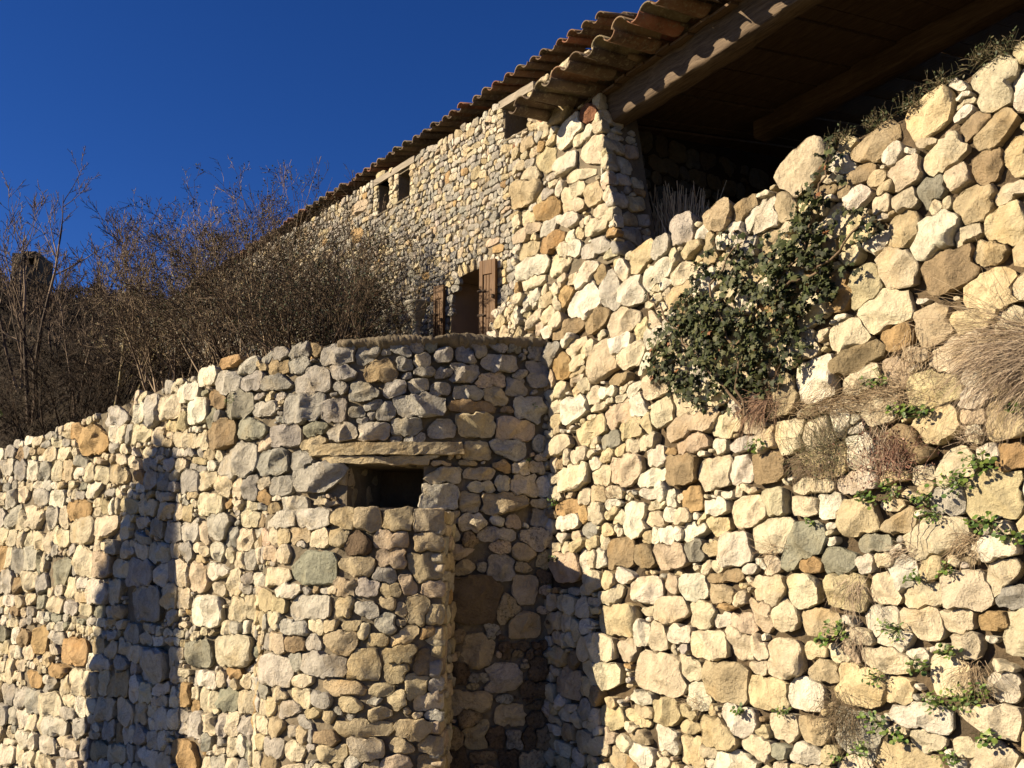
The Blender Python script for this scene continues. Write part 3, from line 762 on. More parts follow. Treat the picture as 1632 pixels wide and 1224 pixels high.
# end cheek facing the corner
e0 = BU.pt(BU.L, 0, 0)[:2]; bd = np.array([.10, .995]); EN = Plane(e0, bd, np.array([.995, -.10]))
seedsE = []
def keepE(u, v): return .0 < u < .62 and -2.3 < v < vBt - .03
fill_rows(seedsE, (0, .62, -2.4, vBt), .14, 1.3, lambda u: 1.0 + 0 * u, 0.0, (), keepE, p=(3, 6))
stE = pack(seedsE, clips=((0, 1, vBt + .01), (-1, 0, .03)), gap=.002, chink=False)
for s in stE:
    P, F = build_stone(EN, s, ST_butt, 1, .0); ctr = EN.pt(s['u'], s['v'], 0)
    obj('stone', mesh_from('stone', P - ctr, fixtri(F), M_stone, stone_color(s, ctr, col_butt)), butt, Vector(ctr) - butt.location)

# ------------------------------------------------------------------ 4. stone pier between house and open shed
uc0, _ = RW.pix(987, 404); uc1, vc1 = RW.pix(952, 150); vpt = vc1
kk = (uc1 - uc0) / (vc1 - v_pierbase)
def ucor(v): return uc0 + kk * (v - v_pierbase)
seedsP = []
manual(RW, [(873,337,34,34,'o'),(845,369,50,22,'p',6),(878,389,44,28,'o',8),(839,304,42,44,'t'),(911,209,40,36,'w',12),(943,245,32,52,'c'),(915,307,40,28,'c'),
(865,200,32,18,'c'),(950,360,40,24,'c'),(872,181,32,17,'r'),(938,181,26,28,'r'),(957,147,44,30,'c',10),(908,350,34,26,'w'),(918,328,44,24,'c'),(925,280,46,26,'c'),
(900,262,34,30,'w'),(868,255,30,40,'t'),(893,183,36,26,'t'),(950,395,44,26,'G'),(905,400,40,30,'w'),(850,425,56,34,'w'),(893,420,42,34,'c'),(935,430,40,30,'w'),
(848,455,40,28,'c'),(895,455,36,26,'w'),(848,280,34,26,'c'),(945,310,30,34,'y'),(960,335,30,20,'c'),(845,398,34,24,'t'),(870,465,40,30,'w')], seedsP, None, p=4)
def keepP(u, v): return v_pierbase + .02 < v < vpt + .02 and u820 - .02 < u < ucor(v)
fill_rows(seedsP, (u820, uc0 + .1, v_pierbase, vpt), .14, 1.25, lambda u: 1.0 + 0 * u, 0.0, (), keepP, p=(3, 5))
pier = thing('stone_pier', 'square rubble pier holding up the shed eave beside the house, its side in shade', 'pier', tuple(RW.pt((u820 + uc0) / 2, v_pierbase, -.25)))
cl_front = ((1, -kk, uc0 - kk * v_pierbase + .02), (-1, 0, -u820 + .02), (0, -1, -v_pierbase + .01))
stP = pack(seedsP, clips=cl_front, gap=.0025, chink=True, dom=(u820, uc0, v_pierbase, vpt), inside=keepP, chmin=.026)
emit_stones(pier, RW, stP, ST_pier, col_pier)
us = np.linspace(0, 1, 14); vs = np.linspace(v_pierbase - .05, vpt - .04, 24)
class PierS:
    def pt(s, t, v, w):
        t, v, w = np.broadcast_arrays(t, v, w); u = (u820 + .02) + t * (ucor(v) - .03 - u820 - .02); return RW.pt(u, v, w)
core(pier, PierS(), us, vs, np.ones((14, 24), bool), .46, M_mortar, front=-.03, amp=.01)
# reveal of the pier, facing the opening
RV = Plane(RW.pt(uc0, 0, 0)[:2], -rwn, rwdu, shift=rwdu * kk, v0=v_pierbase)
PD = RV.pix(1040, 300)[0]; print('pier depth', PD, 'vpt', vpt, 'vbase', v_pierbase)
seedsV = []
def keepV(u, v): return v_pierbase - .02 < v < vpt and 0 < u < PD
fill_rows(seedsV, (0, PD, v_pierbase, vpt), .15, 1.5, lambda u: 1.0 + 0 * u, 0.0, (), keepV, p=(4, 7), rot=.04)
stV = pack(seedsV, clips=((1, 0, PD), (-1, 0, .02), (0, -1, -v_pierbase + .1)), gap=.0025, chink=True, dom=(0, PD, v_pierbase, vpt), inside=keepV, chmin=.026)
for s in stV:
    P, F = build_stone(RV, s, ST_pier, 1 if s['a'] > .04 else 2, -.01); ctr = RV.pt(s['u'], s['v'], 0)
    obj('stone', mesh_from('stone', P - ctr, fixtri(F), M_stone, stone_color(s, ctr, col_pier)), pier, Vector(ctr) - pier.location)

# ------------------------------------------------------------------ 5. house
def hrect(p0, p1):
    a = HW.pix(*p0); b_ = HW.pix(*p1); return a[0], b_[0], a[1], b_[1]
eL = HW.pix(477, 350); eR = HW.pix(893, 80); print('eave v', eL, eR)
vE = (eL[1] + eR[1]) / 2 - .03
esl = (eR[1] - eL[1]) / (eR[0] - eL[0])
def vEave(u): return eL[1] - .02 + esl * (u - eL[0])
w1 = hrect((602, 343), (620, 284)); w2 = hrect((634, 323), (653, 268)); w3 = hrect((803, 226), (840, 150))
dr = hrect((719, 540), (789, 450)); 
arch_apex = HW.pix(757, 430)[1]; arch_spring = HW.pix(720, 455)[1]
dcx = (dr[0] + dr[1]) / 2; dhw = (dr[1] - dr[0]) / 2
print('windows', w1, w2, w3, 'door', dr, arch_apex, arch_spring)
HU0 = HW.pix(190, 500)[0]; HU1 = HW.pix(966, 300)[0]
VT = 1.2     # terrace level against the house
seedsH = []
for w_ in (w1, w2, w3): seedsH.append(dict(u=(w_[0] + w_[1]) / 2, v=(w_[2] + w_[3]) / 2, a=(w_[1] - w_[0]) / 2, b=(w_[3] - w_[2]) / 2, rot=0, p=14, color='', manual=0, block=0, hole=1, dep=1))
seedsH.append(dict(u=dcx, v=(VT + arch_apex) / 2, a=dhw, b=(arch_apex - VT) / 2, rot=0, p=3.0, color='', manual=0, block=0, hole=1, dep=1))
l1 = (HW.pix(597, 300)[0], HW.pix(662, 262)[0], w1[3] + .0, w1[3] + .095)
l3 = (HW.pix(797, 150)[0], HW.pix(852, 122)[0], w3[3] + .0, w3[3] + .10)
for l_ in (l1, l3): seedsH.append(dict(u=(l_[0] + l_[1]) / 2, v=(l_[2] + l_[3]) / 2, a=(l_[1] - l_[0]) / 2, b=(l_[3] - l_[2]) / 2, rot=0, p=14, color='', manual=0, block=0, hole=1, dep=1))
# jamb stones of the windows and arch stones over the door
for w_ in (w1, w2, w3):
    v = w_[2]
    while v < w_[3] - .03:
        h = rng.uniform(.05, .085)
        for sgn, ue in ((-1, w_[0]), (1, w_[1])):
            a = rng.uniform(.05, .075) if not (w_ is w1 and sgn > 0) and not (w_ is w2 and sgn < 0) else (w2[0] - w1[1]) / 4
            seedsH.append(dict(u=ue + sgn * a, v=v + h / 2, a=a, b=h / 2, rot=0, p=7, color=random.choice('ccwy'), manual=1, block=0, hole=0, dep=.7))
        v += h
na = 11
for k in range(na):
    t = math.pi * (.06 + .88 * k / (na - 1)); rx = dhw + .075; rz = (arch_apex - arch_spring) + .075
    seedsH.append(dict(u=dcx - rx * math.cos(t), v=arch_spring + rz * math.sin(t), a=.075, b=.042, rot=math.pi - t if t < math.pi / 2 else math.pi - t, p=6, color=random.choice('cwGty'), manual=1, block=0, hole=0, dep=.7))
manual(HW, [(842,505,.1,.1,'c'),(785,385,24,12,'p'),(790,398,28,12,'o'),(573,330,26,16,'p',0),(570,375,14,20,'o'),(715,282,12,16,'o'),(760,275,16,18,'t'),(680,440,10,10,'o'),(625,275,14,14,'y'),(606,280,14,12,'y')], seedsH, None)
seedsH = [s for s in seedsH if s['a'] > .012 or s['hole']]
def keepH(u, v):
    return VT < v < vEave(u) + .0 and HU0 < u < HU1
WARP[0] = .45
fill_rows(seedsH, (HU0, HU1, .9, 4.9), .070, 1.30, lambda u: 1.0 + 0 * u, 0.0, (), keepH, p=(2.8, 5.5), stack=.05, rot=.22, jitter=.2)
house = thing('stone_house', 'long rubble stone house with a tiled eave, two small windows and an arched shuttered doorway', 'house', tuple(HW.pt((HU0 + HU1) / 2, VT, -1.5)))
stH = pack(seedsH, gap=.0015, chink=False)
for s in stH: s['hid'] = (s['u'] > .15 and s['v'] < vpt - .2)
emit_stones(house, HW, stH, ST_house, col_house)
us = lines(HU0, HU1, .11, (w1[0], w1[1], w2[0], w2[1], w3[0], w3[1])); us = sorted(set(us) | {dr[0], dr[1]} | set(np.linspace(dr[0], dr[1], 12)))
vs = lines(.8, 4.3, .11, (w1[2], w1[3], w2[2], w2[3])); vs = sorted(set([v for v in vs if not (arch_spring - .05 < v < arch_apex + .05)]) | set(np.linspace(arch_spring, arch_apex, 10)) | {w3[2], w3[3], w1[2], w1[3], w2[2], w2[3]})
mask = np.ones((len(us), len(vs)), bool)
for i in range(len(us) - 1):
    for j in range(len(vs) - 1):
        a, b_ = (us[i] + us[i + 1]) / 2, (vs[j] + vs[j + 1]) / 2
        for w_ in (w1, w2, w3):
            if w_[0] < a < w_[1] and w_[2] < b_ < w_[3]: mask[i][j] = False
        if abs(a - dcx) < dhw:
            top = arch_spring + (arch_apex - arch_spring) * math.sqrt(max(0, 1 - ((a - dcx) / dhw) ** 2))
            if b_ < top: mask[i][j] = False
        if b_ > vEave(a) - .02: mask[i][j] = False
core(house, HW, us, vs, mask, .36, M_mortar, front=-.012, amp=.006, name='wall_core')
WARP[0] = 1.0
# closed shell behind: back and end walls
box_on('rear_wall', HW, HU0, HU1, .3, float(vEave(0)) + .1, -4.2, -3.8, M_mortar, house)
box_on('end_wall', HW, HU0, HU0 + .35, .3, float(vEave(0)) - .1, -3.8, -.51, M_mortar, house)
HUe = HW.pix(925, 300)[0]
box_on('end_wall', HW, HUe - .3, HUe, .3, float(vEave(0)) - .1, -3.8, -.51, M_shade_plaster, house)
box_on('inner_floor', HW, HU0 + .36, HU1 - .36, 1.0, 1.15, -3.79, -.51, M_plaster, house)
box_on('lintel_beam', HW, l1[0], l1[1], l1[2], l1[3] - .008, -.3, .022, M_wood_grey, house, nu=10, nv=2, jit=.002)
box_on('lintel_beam', HW, l3[0], l3[1], l3[2], l3[3] - .008, -.3, .022, M_wood_grey, house, nu=10, nv=2, jit=.002)
for w_ in (w1, w2, w3):
    fr_ = box_on('window', HW, w_[0] - .02, w_[1] + .02, w_[2] - .02, w_[3] + .02, -.42, -.40, M_glass, house)
    for (a, b_, c, d) in ((w_[0], w_[0] + .035, w_[2], w_[3]), (w_[1] - .035, w_[1], w_[2], w_[3]), (w_[0] + .035, w_[1] - .035, w_[3] - .04, w_[3]), (w_[0] + .035, w_[1] - .035, w_[2], w_[2] + .04),
                          ((w_[0] + w_[1]) / 2 - .012, (w_[0] + w_[1]) / 2 + .012, w_[2] + .04, w_[3] - .04)):
        box_on('frame', HW, a + .001, b_ - .001, c + .001, d - .001, -.398, -.36, M_shutter, fr_)
    box_on('sill', HW, w_[0] - .03, w_[1] + .03, w_[2] - .022, w_[2] - .002, -.34, .02, M_mortar, house)
# deep plastered doorway with its plank door
rev = []
def strip(pts, w0, w1_, name, mat, parent):
    V = []; F = []
    for (u, v) in pts: V += [HW.pt(u, v, w0), HW.pt(u, v, w1_)]
    for k in range(len(pts) - 1): F.append((2 * k, 2 * k + 1, 2 * k + 3, 2 * k + 2))
    return obj(name, mesh_from(name, np.array(V) - np.array(parent.location), F, mat), parent)
ap = [(dcx - (dhw - .006) * math.cos(t), arch_spring + (arch_apex - arch_spring - .006) * math.sin(t)) for t in np.linspace(0, math.pi, 24)]
strip([(dr[0] + .006, VT)] + ap + [(dr[1] - .006, VT)], .004, -.52, 'plaster_reveal', M_plaster, house)
door = box_on('door', HW, dr[0] - .1, dr[1] + .1, VT, arch_apex + .08, -.60, -.56, M_dark, house)
for k in range(5):
    a = dr[0] + (dr[1] - dr[0]) * k / 5; box_on('plank', HW, a + .004, a + (dr[1] - dr[0]) / 5 - .004, VT + .02, arch_apex + .02, -.558, -.54, M_shutter, door)
# shutters
def shutter(pxr, pxl, ytop_r, name_lbl):
    ur, vt_ = HW.pix(pxr, ytop_r)
    base = HW.pt(ur, 0, .05)[:2]; a = R(56.5); dirr = np.array([math.sin(a), -math.cos(a)]); nn_ = np.array([-math.cos(a), -math.sin(a)])
    SP = Plane(base, dirr, nn_); ul = SP.pix(pxl, 500)[0]; W = -ul; v1 = SP.pix(pxr, ytop_r)[1]
    sh_ = box_on('shutter', SP, ul, 0, VT + .1, v1, -.02, .0, M_shutter, house)
    sh_['label'] = name_lbl
    st = .22 * W
    for (a0, a1, b0, b1) in ((ul, ul + st, VT + .1, v1), (-st, 0, VT + .1, v1), (ul + st, -st, v1 - .16, v1), (ul + st, -st, VT + .1, VT + .26)):
        box_on('rail', SP, a0 + .0006, a1 - .0006, b0, b1, .0005, .022, M_shutter, sh_, bev=.003)
    npk = 3; iw = (W - 2 * st) / npk
    for k in range(npk):
        a0 = ul + st + k * iw; box_on('plank', SP, a0 + .003, a0 + iw - .003, VT + .262, v1 - .162, .0005, .010, M_shutter, sh_, bev=.002)
    for vv in (v1 - .35, v1 - .62):
        box_on('hinge', SP, ul - .02, ul + st * 1.5, vv, vv + .022, .0225, .030, M_iron, sh_)
    box_on('latch', SP, -st * .8, -st * .3, v1 - .44, v1 - .40, .0225, .045, M_iron, sh_)
    return SP
shutter(714, 692, 453, 'shorter shutter left of the arched doorway, half hidden by the terrace rim')
shutter(797, 765, 411, 'taller shutter right of the arched doorway, standing off the wall')

# ------------------------------------------------------------------ canal tiles
def tile_mesh(L, r0, r1, up, seg=8, t=.011, arc=132, lift=0):
    """half tube along +y (up the slope); up=1 cover (convex up), -1 channel"""
    ys = [0, L * .5, L]; V = []; a0 = R(90 - arc / 2)
    for y in ys:
        r = r0 + (r1 - r0) * y / L
        for rr in (r, r - t):
            for k in range(seg + 1):
                th = a0 + R(arc) * k / seg; V.append((rr * math.cos(th), y, up * (rr * math.sin(th) - r0 * math.sin(a0))))
    m_ = seg + 1; F = []
    for i in range(len(ys) - 1):
        for k in range(seg):
            a = i * 2 * m_ + k; b_ = (i + 1) * 2 * m_ + k
            F += [(a, a + 1, b_ + 1, b_), (a + m_, b_ + m_, b_ + m_ + 1, a + m_ + 1)]
        for k in (0, seg):
            a = i * 2 * m_ + k; b_ = (i + 1) * 2 * m_ + k; F.append((a, b_, b_ + m_, a + m_))
    for i in (0, len(ys) - 1):
        for k in range(seg):
            a = i * 2 * m_ + k; F.append((a, a + m_, a + m_ + 1, a + 1))
    return np.array(V), F
TC = [tuple(.8 * x_ for x_ in t_) for t_ in [(.20, .115, .07), (.16, .11, .075), (.21, .145, .09), (.13, .095, .07), (.27, .12, .075), (.20, .16, .10), (.12, .085, .06)]]
def roof_tiles(parent, surf, u0, u1, P, eave, slope, rows, over, exposed=.34, L=.42, maxrows=3, seed=5):
    r2 = np.random.default_rng(seed); slope = R(slope)
    ex = np.array([*surf.du, 0.]); ey = np.array([*(-surf.n * math.cos(slope)), math.sin(slope)]); ez = np.cross(ex, ey)
    if ez[2] < 0: ez = -ez
    VV, FF, CC = [], [], []; nv = 0
    variants = {}
    for row in range(rows):
        k = 0; u = u0
        while u < u1:
            for kind in (0, 1):
                uu = u + (P / 2 if kind else 0)
                o = surf.pt(uu + r2.normal(0, .008), eave(uu), over)
                jy = r2.normal(0, .022) if row == 0 else 0
                o = o + ey * (row * exposed + jy) + ez * (P * (-.03 if kind else 0) + r2.normal(0, .005))
                up = 1 if kind else -1; rr = P * .36
                V, F = tile_mesh(L, rr * (1.0 if kind else .84), rr * (.84 if kind else 1.0), up)
                yaw = r2.normal(0, .03); roll = r2.normal(0, .03); pit = .035 + r2.normal(0, .008)
                c, s_ = math.cos(yaw), math.sin(yaw)
                X = V[:, 0] * c - V[:, 1] * s_; Y = V[:, 0] * s_ + V[:, 1] * c; Z = V[:, 2] - V[:, 1] * pit + X * roll
                W = o + X[:, None] * ex + Y[:, None] * ey + Z[:, None] * ez
                col = np.array([*(np.array(TC[r2.integers(len(TC))]) * r2.uniform(.85, 1.1)), 1], np.float32)
                if row < maxrows:
                    obj('tile', mesh_from('tile', W - o, F, M_tile, col), parent, Vector(o) - parent.location)
                else:
                    VV.append(W); FF += [tuple(i + nv for i in f) for f in F]; CC.append(np.tile(col, (len(W), 1))); nv += len(W)
            u += P; k += 1
    if VV:
        o = obj('upper_tiles', mesh_from('upper_tiles', np.concatenate(VV) - np.array(parent.location), FF, M_tile, np.concatenate(CC)), parent); o['kind'] = 'stuff'
hr = thing('tiled_house_roof', 'long low roof of weathered clay canal tiles along the house eave', 'roof', tuple(HW.pt((HU0 + HU1) / 2, float(vEave(0)), -.2)))
roof_tiles(hr, HW, HU0 - .1, HU1, .215, lambda u: float(vEave(u)) + .045, 17, 12, .085, maxrows=3, seed=5)

# ------------------------------------------------------------------ 6. open shed roof
EO = .48
EP = Plane(RW.pt(0, 0, EO)[:2], rwdu, rwn)
ea = EP.pix(815, 172); eb = EP.pix(1030, 5); print('shed eave', ea, eb)
esl2 = (eb[1] - ea[1]) / (eb[0] - ea[0])
def vSh(u): return ea[1] + esl2 * (u - ea[0])
SLP = 8.0
shed = thing('open_shed_roof', 'low shed roof of clay canal tiles over dark boards, oversailing the stone pier', 'roof', tuple(RW.pt(2.5, float(vSh(2)), -1)))
roof_tiles(shed, EP, ea[0] + .02, 7.0, .30, vSh, SLP, 12, .0, exposed=.42, L=.52, maxrows=3, seed=9)
class RoofS:
    """surface following the shed slope: u along, v = distance up the slope from the eave, w = below/above boards"""
    def pt(s, u, v, w):
        u, v, w = np.broadcast_arrays(np.asarray(u, float), np.asarray(v, float), np.asarray(w, float))
        P_ = EP.pt(u, vSh(u), 0.0); P_ = P_ + v[..., None] * np.array([*(-rwn * math.cos(R(SLP))), math.sin(R(SLP))]); P_[..., 2] += w
        return P_
RS = RoofS()
u = u820 - .0; k = 0
while u < 7.0:
    wd = rng.uniform(.13, .27); j = rng.normal(-.005, .016)
    box_on('ceiling_board', RS, u + .006, u + wd - .006, EO + .02 + rng.uniform(0, .04), 4.75, -.135 + j, -.11 + j, M_wood_plank, shed)
    u += wd
# eave beam carried by the pier and the inner purlin
def beam(u0, u1, w, vt_, hgt, dep, mat, name='beam', jit=.009):
    n = 40; prof = []
    for k in range(12):
        t = 2 * math.pi * (k + .5) / 12; prof.append((dep / 2 * np.sign(math.cos(t)) * abs(math.cos(t)) ** .22, hgt / 2 * np.sign(math.sin(t)) * abs(math.sin(t)) ** .22))
    V = []
    for i in range(n + 1):
        uu = u0 + (u1 - u0) * i / n
        for (a, b_) in prof: V.append(RW.pt(uu, float(vt_(uu)) - hgt / 2 + b_ + .012 * math.sin(uu * 2.3) + rng.normal(0, jit * .5), w + a + rng.normal(0, jit)))
    V = np.array(V); F = [(i * 12 + k, i * 12 + (k + 1) % 12, (i + 1) * 12 + (k + 1) % 12, (i + 1) * 12 + k) for i in range(n) for k in range(12)]
    F += [tuple(range(12)), tuple(reversed(range(n * 12, n * 12 + 12)))]
    ctr = V.mean(0); ang = math.atan2(rwdu[1], rwdu[0]); c, s_ = math.cos(-ang), math.sin(-ang); Lc = V - ctr
    V2 = np.stack([Lc[:, 0] * c - Lc[:, 1] * s_, Lc[:, 0] * s_ + Lc[:, 1] * c, Lc[:, 2]], 1)
    o = obj(name, mesh_from(name, V2, F, mat), shed, Vector(ctr) - shed.location); o.rotation_euler = (0, 0, ang); return o
roofz = lambda u, w: float(vSh(u)) + (EO - w) * math.tan(R(SLP)) - .10
beam(uc0 - .35, 7.0, -.23, lambda u: roofz(u, -.23), .35, .22, M_wood_beam, 'eave_beam')
beam(uc0 - .35, 7.0, -2.3, lambda u: roofz(u, -2.3), .26, .22, M_wood_plank, 'purlin')
# rear wall and end walls of the shed (in shade)
BKW = Plane(RW.pt(0, 0, -4.0)[:2], rwdu, rwn)
shb = thing('shed_back_wall', 'dark rubble back wall deep in the shade of the open shed', 'stone wall', tuple(BKW.pt(3, 1.6, 0)))
seedsK = []
fill_rows(seedsK, (-.2, 6.5, 2.6, 5.2), .24, 1.4, lambda u: 1 + 0 * u, 0, (), lambda u, v: 2.6 < v < 4.75 and -.2 < u < 6.4, p=(3, 5))
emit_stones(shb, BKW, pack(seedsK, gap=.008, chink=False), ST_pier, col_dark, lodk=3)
o = box_on('wall_core', BKW, -.4, 7.4, 1.2, 4.78, -.4, -.02, M_shade_plaster, shb)
box_on('end_wall', RW, 6.95, 7.3, 1.2, 4.3, -3.99, -.75, M_shade_plaster, shb)
EWL = Plane(HW.pt(HUe, 0, -.5)[:2], -hn, hdu)
seedsW = []
fill_rows(seedsW, (.0, 3.2, 2.0, 4.6), .19, 1.5, lambda u: 1 + 0 * u, 0, (), lambda u, v: 2.0 < v < 4.45 and 0 < u < 3.2, p=(3, 5))
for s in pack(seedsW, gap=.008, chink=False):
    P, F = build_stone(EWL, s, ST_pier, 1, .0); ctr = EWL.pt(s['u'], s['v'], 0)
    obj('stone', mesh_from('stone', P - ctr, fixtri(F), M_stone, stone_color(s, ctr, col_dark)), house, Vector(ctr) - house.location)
# terrace soil inside the shed
fl = box_on('terrace_floor', RW, -1.0, 7.4, .9, 1.9, -4.0, -.74, M_soil, shb)

# ------------------------------------------------------------------ 7. vegetation helpers
def seg_mesh(P0, P1, R0, R1, sides=3):
    P0, P1 = np.asarray(P0, float), np.asarray(P1, float); R0, R1 = np.asarray(R0, float), np.asarray(R1, float)
    D = P1 - P0; D /= np.maximum(np.linalg.norm(D, axis=1, keepdims=True), 1e-9)
    ref = np.where(np.abs(D[:, 2:3]) > .9, np.array([[1., 0, 0]]), np.array([[0, 0, 1.]]))
    A = np.cross(D, ref); A /= np.maximum(np.linalg.norm(A, axis=1, keepdims=True), 1e-9); B = np.cross(D, A)
    n = len(P0); V = np.zeros((n, 2 * sides, 3))
    for k in range(sides):
        t = 2 * math.pi * k / sides; o = A * math.cos(t) + B * math.sin(t)
        V[:, k] = P0 + o * R0[:, None]; V[:, sides + k] = P1 + o * R1[:, None]
    F = []
    base = np.arange(n)[:, None] * 2 * sides
    for k in range(sides):
        k2 = (k + 1) % sides; F.append(base + np.array([[k, k2, sides + k2, sides + k]]))
    return V.reshape(-1, 3), np.concatenate(F)
def grow(bases, dirs, L, r, levels, nseg=7, wander=.12, up=.0, seed=0):
    """levels: list of (children per stem, length factor, angle deg). returns list per level of (P0,P1,R0,R1)"""
    r2 = np.random.default_rng(seed); out = []
    B = np.array(bases, float); D = np.array(dirs, float); D /= np.linalg.norm(D, axis=1, keepdims=True)
    LL = np.broadcast_to(np.asarray(L, float), (len(B),)).copy(); RR = np.broadcast_to(np.asarray(r, float), (len(B),)).copy()
    for lv in range(len(levels) + 1):
        n = len(B); pts = [B]; d = D.copy(); ns = max(3, nseg - lv)
        for k in range(ns):
            d = d + r2.normal(0, wander, d.shape); d[:, 2] += up / ns; d /= np.linalg.norm(d, axis=1, keepdims=True)
            pts.append(pts[-1] + d * (LL / ns)[:, None])
        pts = np.array(pts)      # ns+1, n, 3
        rad = np.array([RR * (1 - .90 * k / ns) for k in range(ns + 1)])
        out.append((pts[:-1].reshape(-1, 3), pts[1:].reshape(-1, 3), rad[:-1].ravel(), rad[1:].ravel()))
        if lv == len(levels): break
        nc, lf, ang = levels[lv]
        idx = np.repeat(np.arange(n), nc); t = r2.uniform(.22, .98, len(idx)); s_ = t * ns; k0 = np.minimum(s_.astype(int), ns - 1); f = s_ - k0
        P = pts[k0, idx] * (1 - f)[:, None] + pts[k0 + 1, idx] * f[:, None]
        dd = pts[k0 + 1, idx] - pts[k0, idx]; dd /= np.maximum(np.linalg.norm(dd, axis=1, keepdims=True), 1e-9)
        rnd = r2.normal(0, 1, dd.shape); rnd -= (rnd * dd).sum(1, keepdims=True) * dd; rnd /= np.maximum(np.linalg.norm(rnd, axis=1, keepdims=True), 1e-9)
        a = np.radians(r2.normal(ang, ang * .25, len(idx)))[:, None]
        D = dd * np.cos(a) + rnd * np.sin(a); B = P
        RR = np.maximum((RR[idx] * (1 - .7 * t)) * .6, .0016); LL = LL[idx] * lf * r2.uniform(.5, 1.2, len(idx)) * (1.1 - .5 * t)
    return out
def twig_obj(name, parent, lv, cols, sides=3, stuff=False, seed=0):
    P0 = np.concatenate([l[0] for l in lv]); P1 = np.concatenate([l[1] for l in lv]); R0 = np.concatenate([l[2] for l in lv]); R1 = np.concatenate([l[3] for l in lv])
    V, F = seg_mesh(P0, P1, R0, R1, sides); r2 = np.random.default_rng(seed)
    ci = r2.integers(0, len(cols), len(P0)); cc = np.array(cols)[ci] * r2.uniform(.75, 1.25, (len(P0), 1)); cc = np.concatenate([cc, np.ones((len(cc), 1))], 1)
    col = np.repeat(cc, 2 * sides, axis=0)
    o = obj(name, mesh_from(name, V - np.array(parent.location), F, M_twig, col), parent)
    if stuff: o['kind'] = 'stuff'
    return o
IVY = np.array([(0, 0), (.22, -.10), (.50, .02), (.36, .22), (.62, .50), (.30, .50), (.0, 1.0), (-.30, .50), (-.62, .50), (-.36, .22), (-.50, .02), (-.22, -.10)])
IVYT = [(0, i, i + 1) for i in range(1, 11)]
OVAL = np.array([(0, 0), (.22, .2), (.28, .5), (.16, .82), (0, 1.0), (-.16, .82), (-.28, .5), (-.22, .2)])
ROUND = np.array([(0, 0)] + [(.5 * math.sin(t), .5 + -.5 * math.cos(t)) for t in np.linspace(.5, 2 * math.pi - .5, 9)])
def leaf_batch(shape, P, Nn, Up, size, cols, curl=.18):
    """P centres, Nn normals, Up tip directions -> V, F, col"""
    Nn = Nn / np.linalg.norm(Nn, axis=1, keepdims=True); Up = Up - (Up * Nn).sum(1, keepdims=True) * Nn; Up /= np.maximum(np.linalg.norm(Up, axis=1, keepdims=True), 1e-9)
    S = np.cross(Up, Nn); k = len(shape); n = len(P)
    x = shape[:, 0]; y = shape[:, 1]
    z = -curl * (x ** 2 * 2 + (y - .4) ** 2)
    V = P[:, None] + size[:, None, None] * (x[None, :, None] * S[:, None] + y[None, :, None] * Up[:, None] + z[None, :, None] * Nn[:, None])
    tri = np.array([(0, i, i + 1) for i in range(1, k - 1)])
    F = (np.arange(n)[:, None, None] * k + tri[None]).reshape(-1, 3)
    return V.reshape(-1, 3), F, np.repeat(cols, k, axis=0)
def cols4(base, n, r2, var=.25):
    c = np.array(base)[r2.integers(0, len(base), n)] * r2.uniform(1 - var, 1 + var, (n, 1)); return np.concatenate([c, np.ones((n, 1))], 1)

# ------------------------------------------------------------------ 8. hillside and terrace soil behind the round wall
nU, nD = 120, 46
uu_ = np.concatenate([np.linspace(-24, -.6, 30), np.linspace(0.02, BW.L, 90)]); dd_ = np.concatenate([np.linspace(0, 6, 14), np.geomspace(6.6, 110, nD - 14)])
V = np.zeros((nU, nD, 3))
def ridge_fac(px): return np.interp(px, [-400, 0, 230, 420, 600, 900], [1.05, 1.0, .93, .5, .15, .1])
for i, u in enumerate(uu_):
    b_ = BW.pt(u, 0, -.42)[:2]; rr = np.hypot(*b_); dr_ = b_ / rr; top = float(vtopB(u)) - .10
    px = 816 + FPX * b_[0] / max(b_[1], 1.0); rf = float(ridge_fac(px)); fd = float(np.clip(1 + u / 24, 0, 1)) if u < 0 else 1.0; fd = fd * fd * (3 - 2 * fd)
    for j, d in enumerate(dd_):
        dist = rr + d; zr = .245 * 62 * rf
        t = min(max(d - 1.0, 0) / (60 - rr), 1.0); t2 = t ** .85
        z = top + (max(zr, top) - top) * t2
        if d > 60 - rr: z -= (d - (60 - rr)) * .15
        if px > 430: z = min(z, 1.55 if d > .6 else top)
        z += .12 * math.sin(b_[0] * 1.3 + d * .9) * min(d, 6) / 6 + .5 * math.sin(px * .02 + d * .11) * min(d / 40, 1)
        z = z * fd - 6.0 * (1 - fd)
        V[i, j] = (*(dr_ * dist), z)
I = np.arange(nU * nD).reshape(nU, nD)
F = np.stack([I[:-1, :-1].ravel(), I[1:, :-1].ravel(), I[1:, 1:].ravel(), I[:-1, 1:].ravel()], 1)
hill = obj('hillside', mesh_from('hillside', V.reshape(-1, 3), F, M_soil)); hill['kind'] = 'structure'
HILL = V
def hill_pt(px, d):
    """ground point of the hillside along azimuth px, d metres behind the wall"""
    pxs = 816 + FPX * V_az; i = int(np.argmin(np.abs(pxs - px))); j = int(np.argmin(np.abs(dd_ - d))); return HILL[i, j].copy()
V_az = np.array([BW.pt(u, 0, -.42)[0] / BW.pt(u, 0, -.42)[1] for u in uu_])
BR = [(.045, .03, .02), (.085, .058, .04), (.03, .022, .017)]
BL = [(.28, .215, .15), (.17, .125, .085), (.08, .056, .04)]
r2 = np.random.default_rng(31)
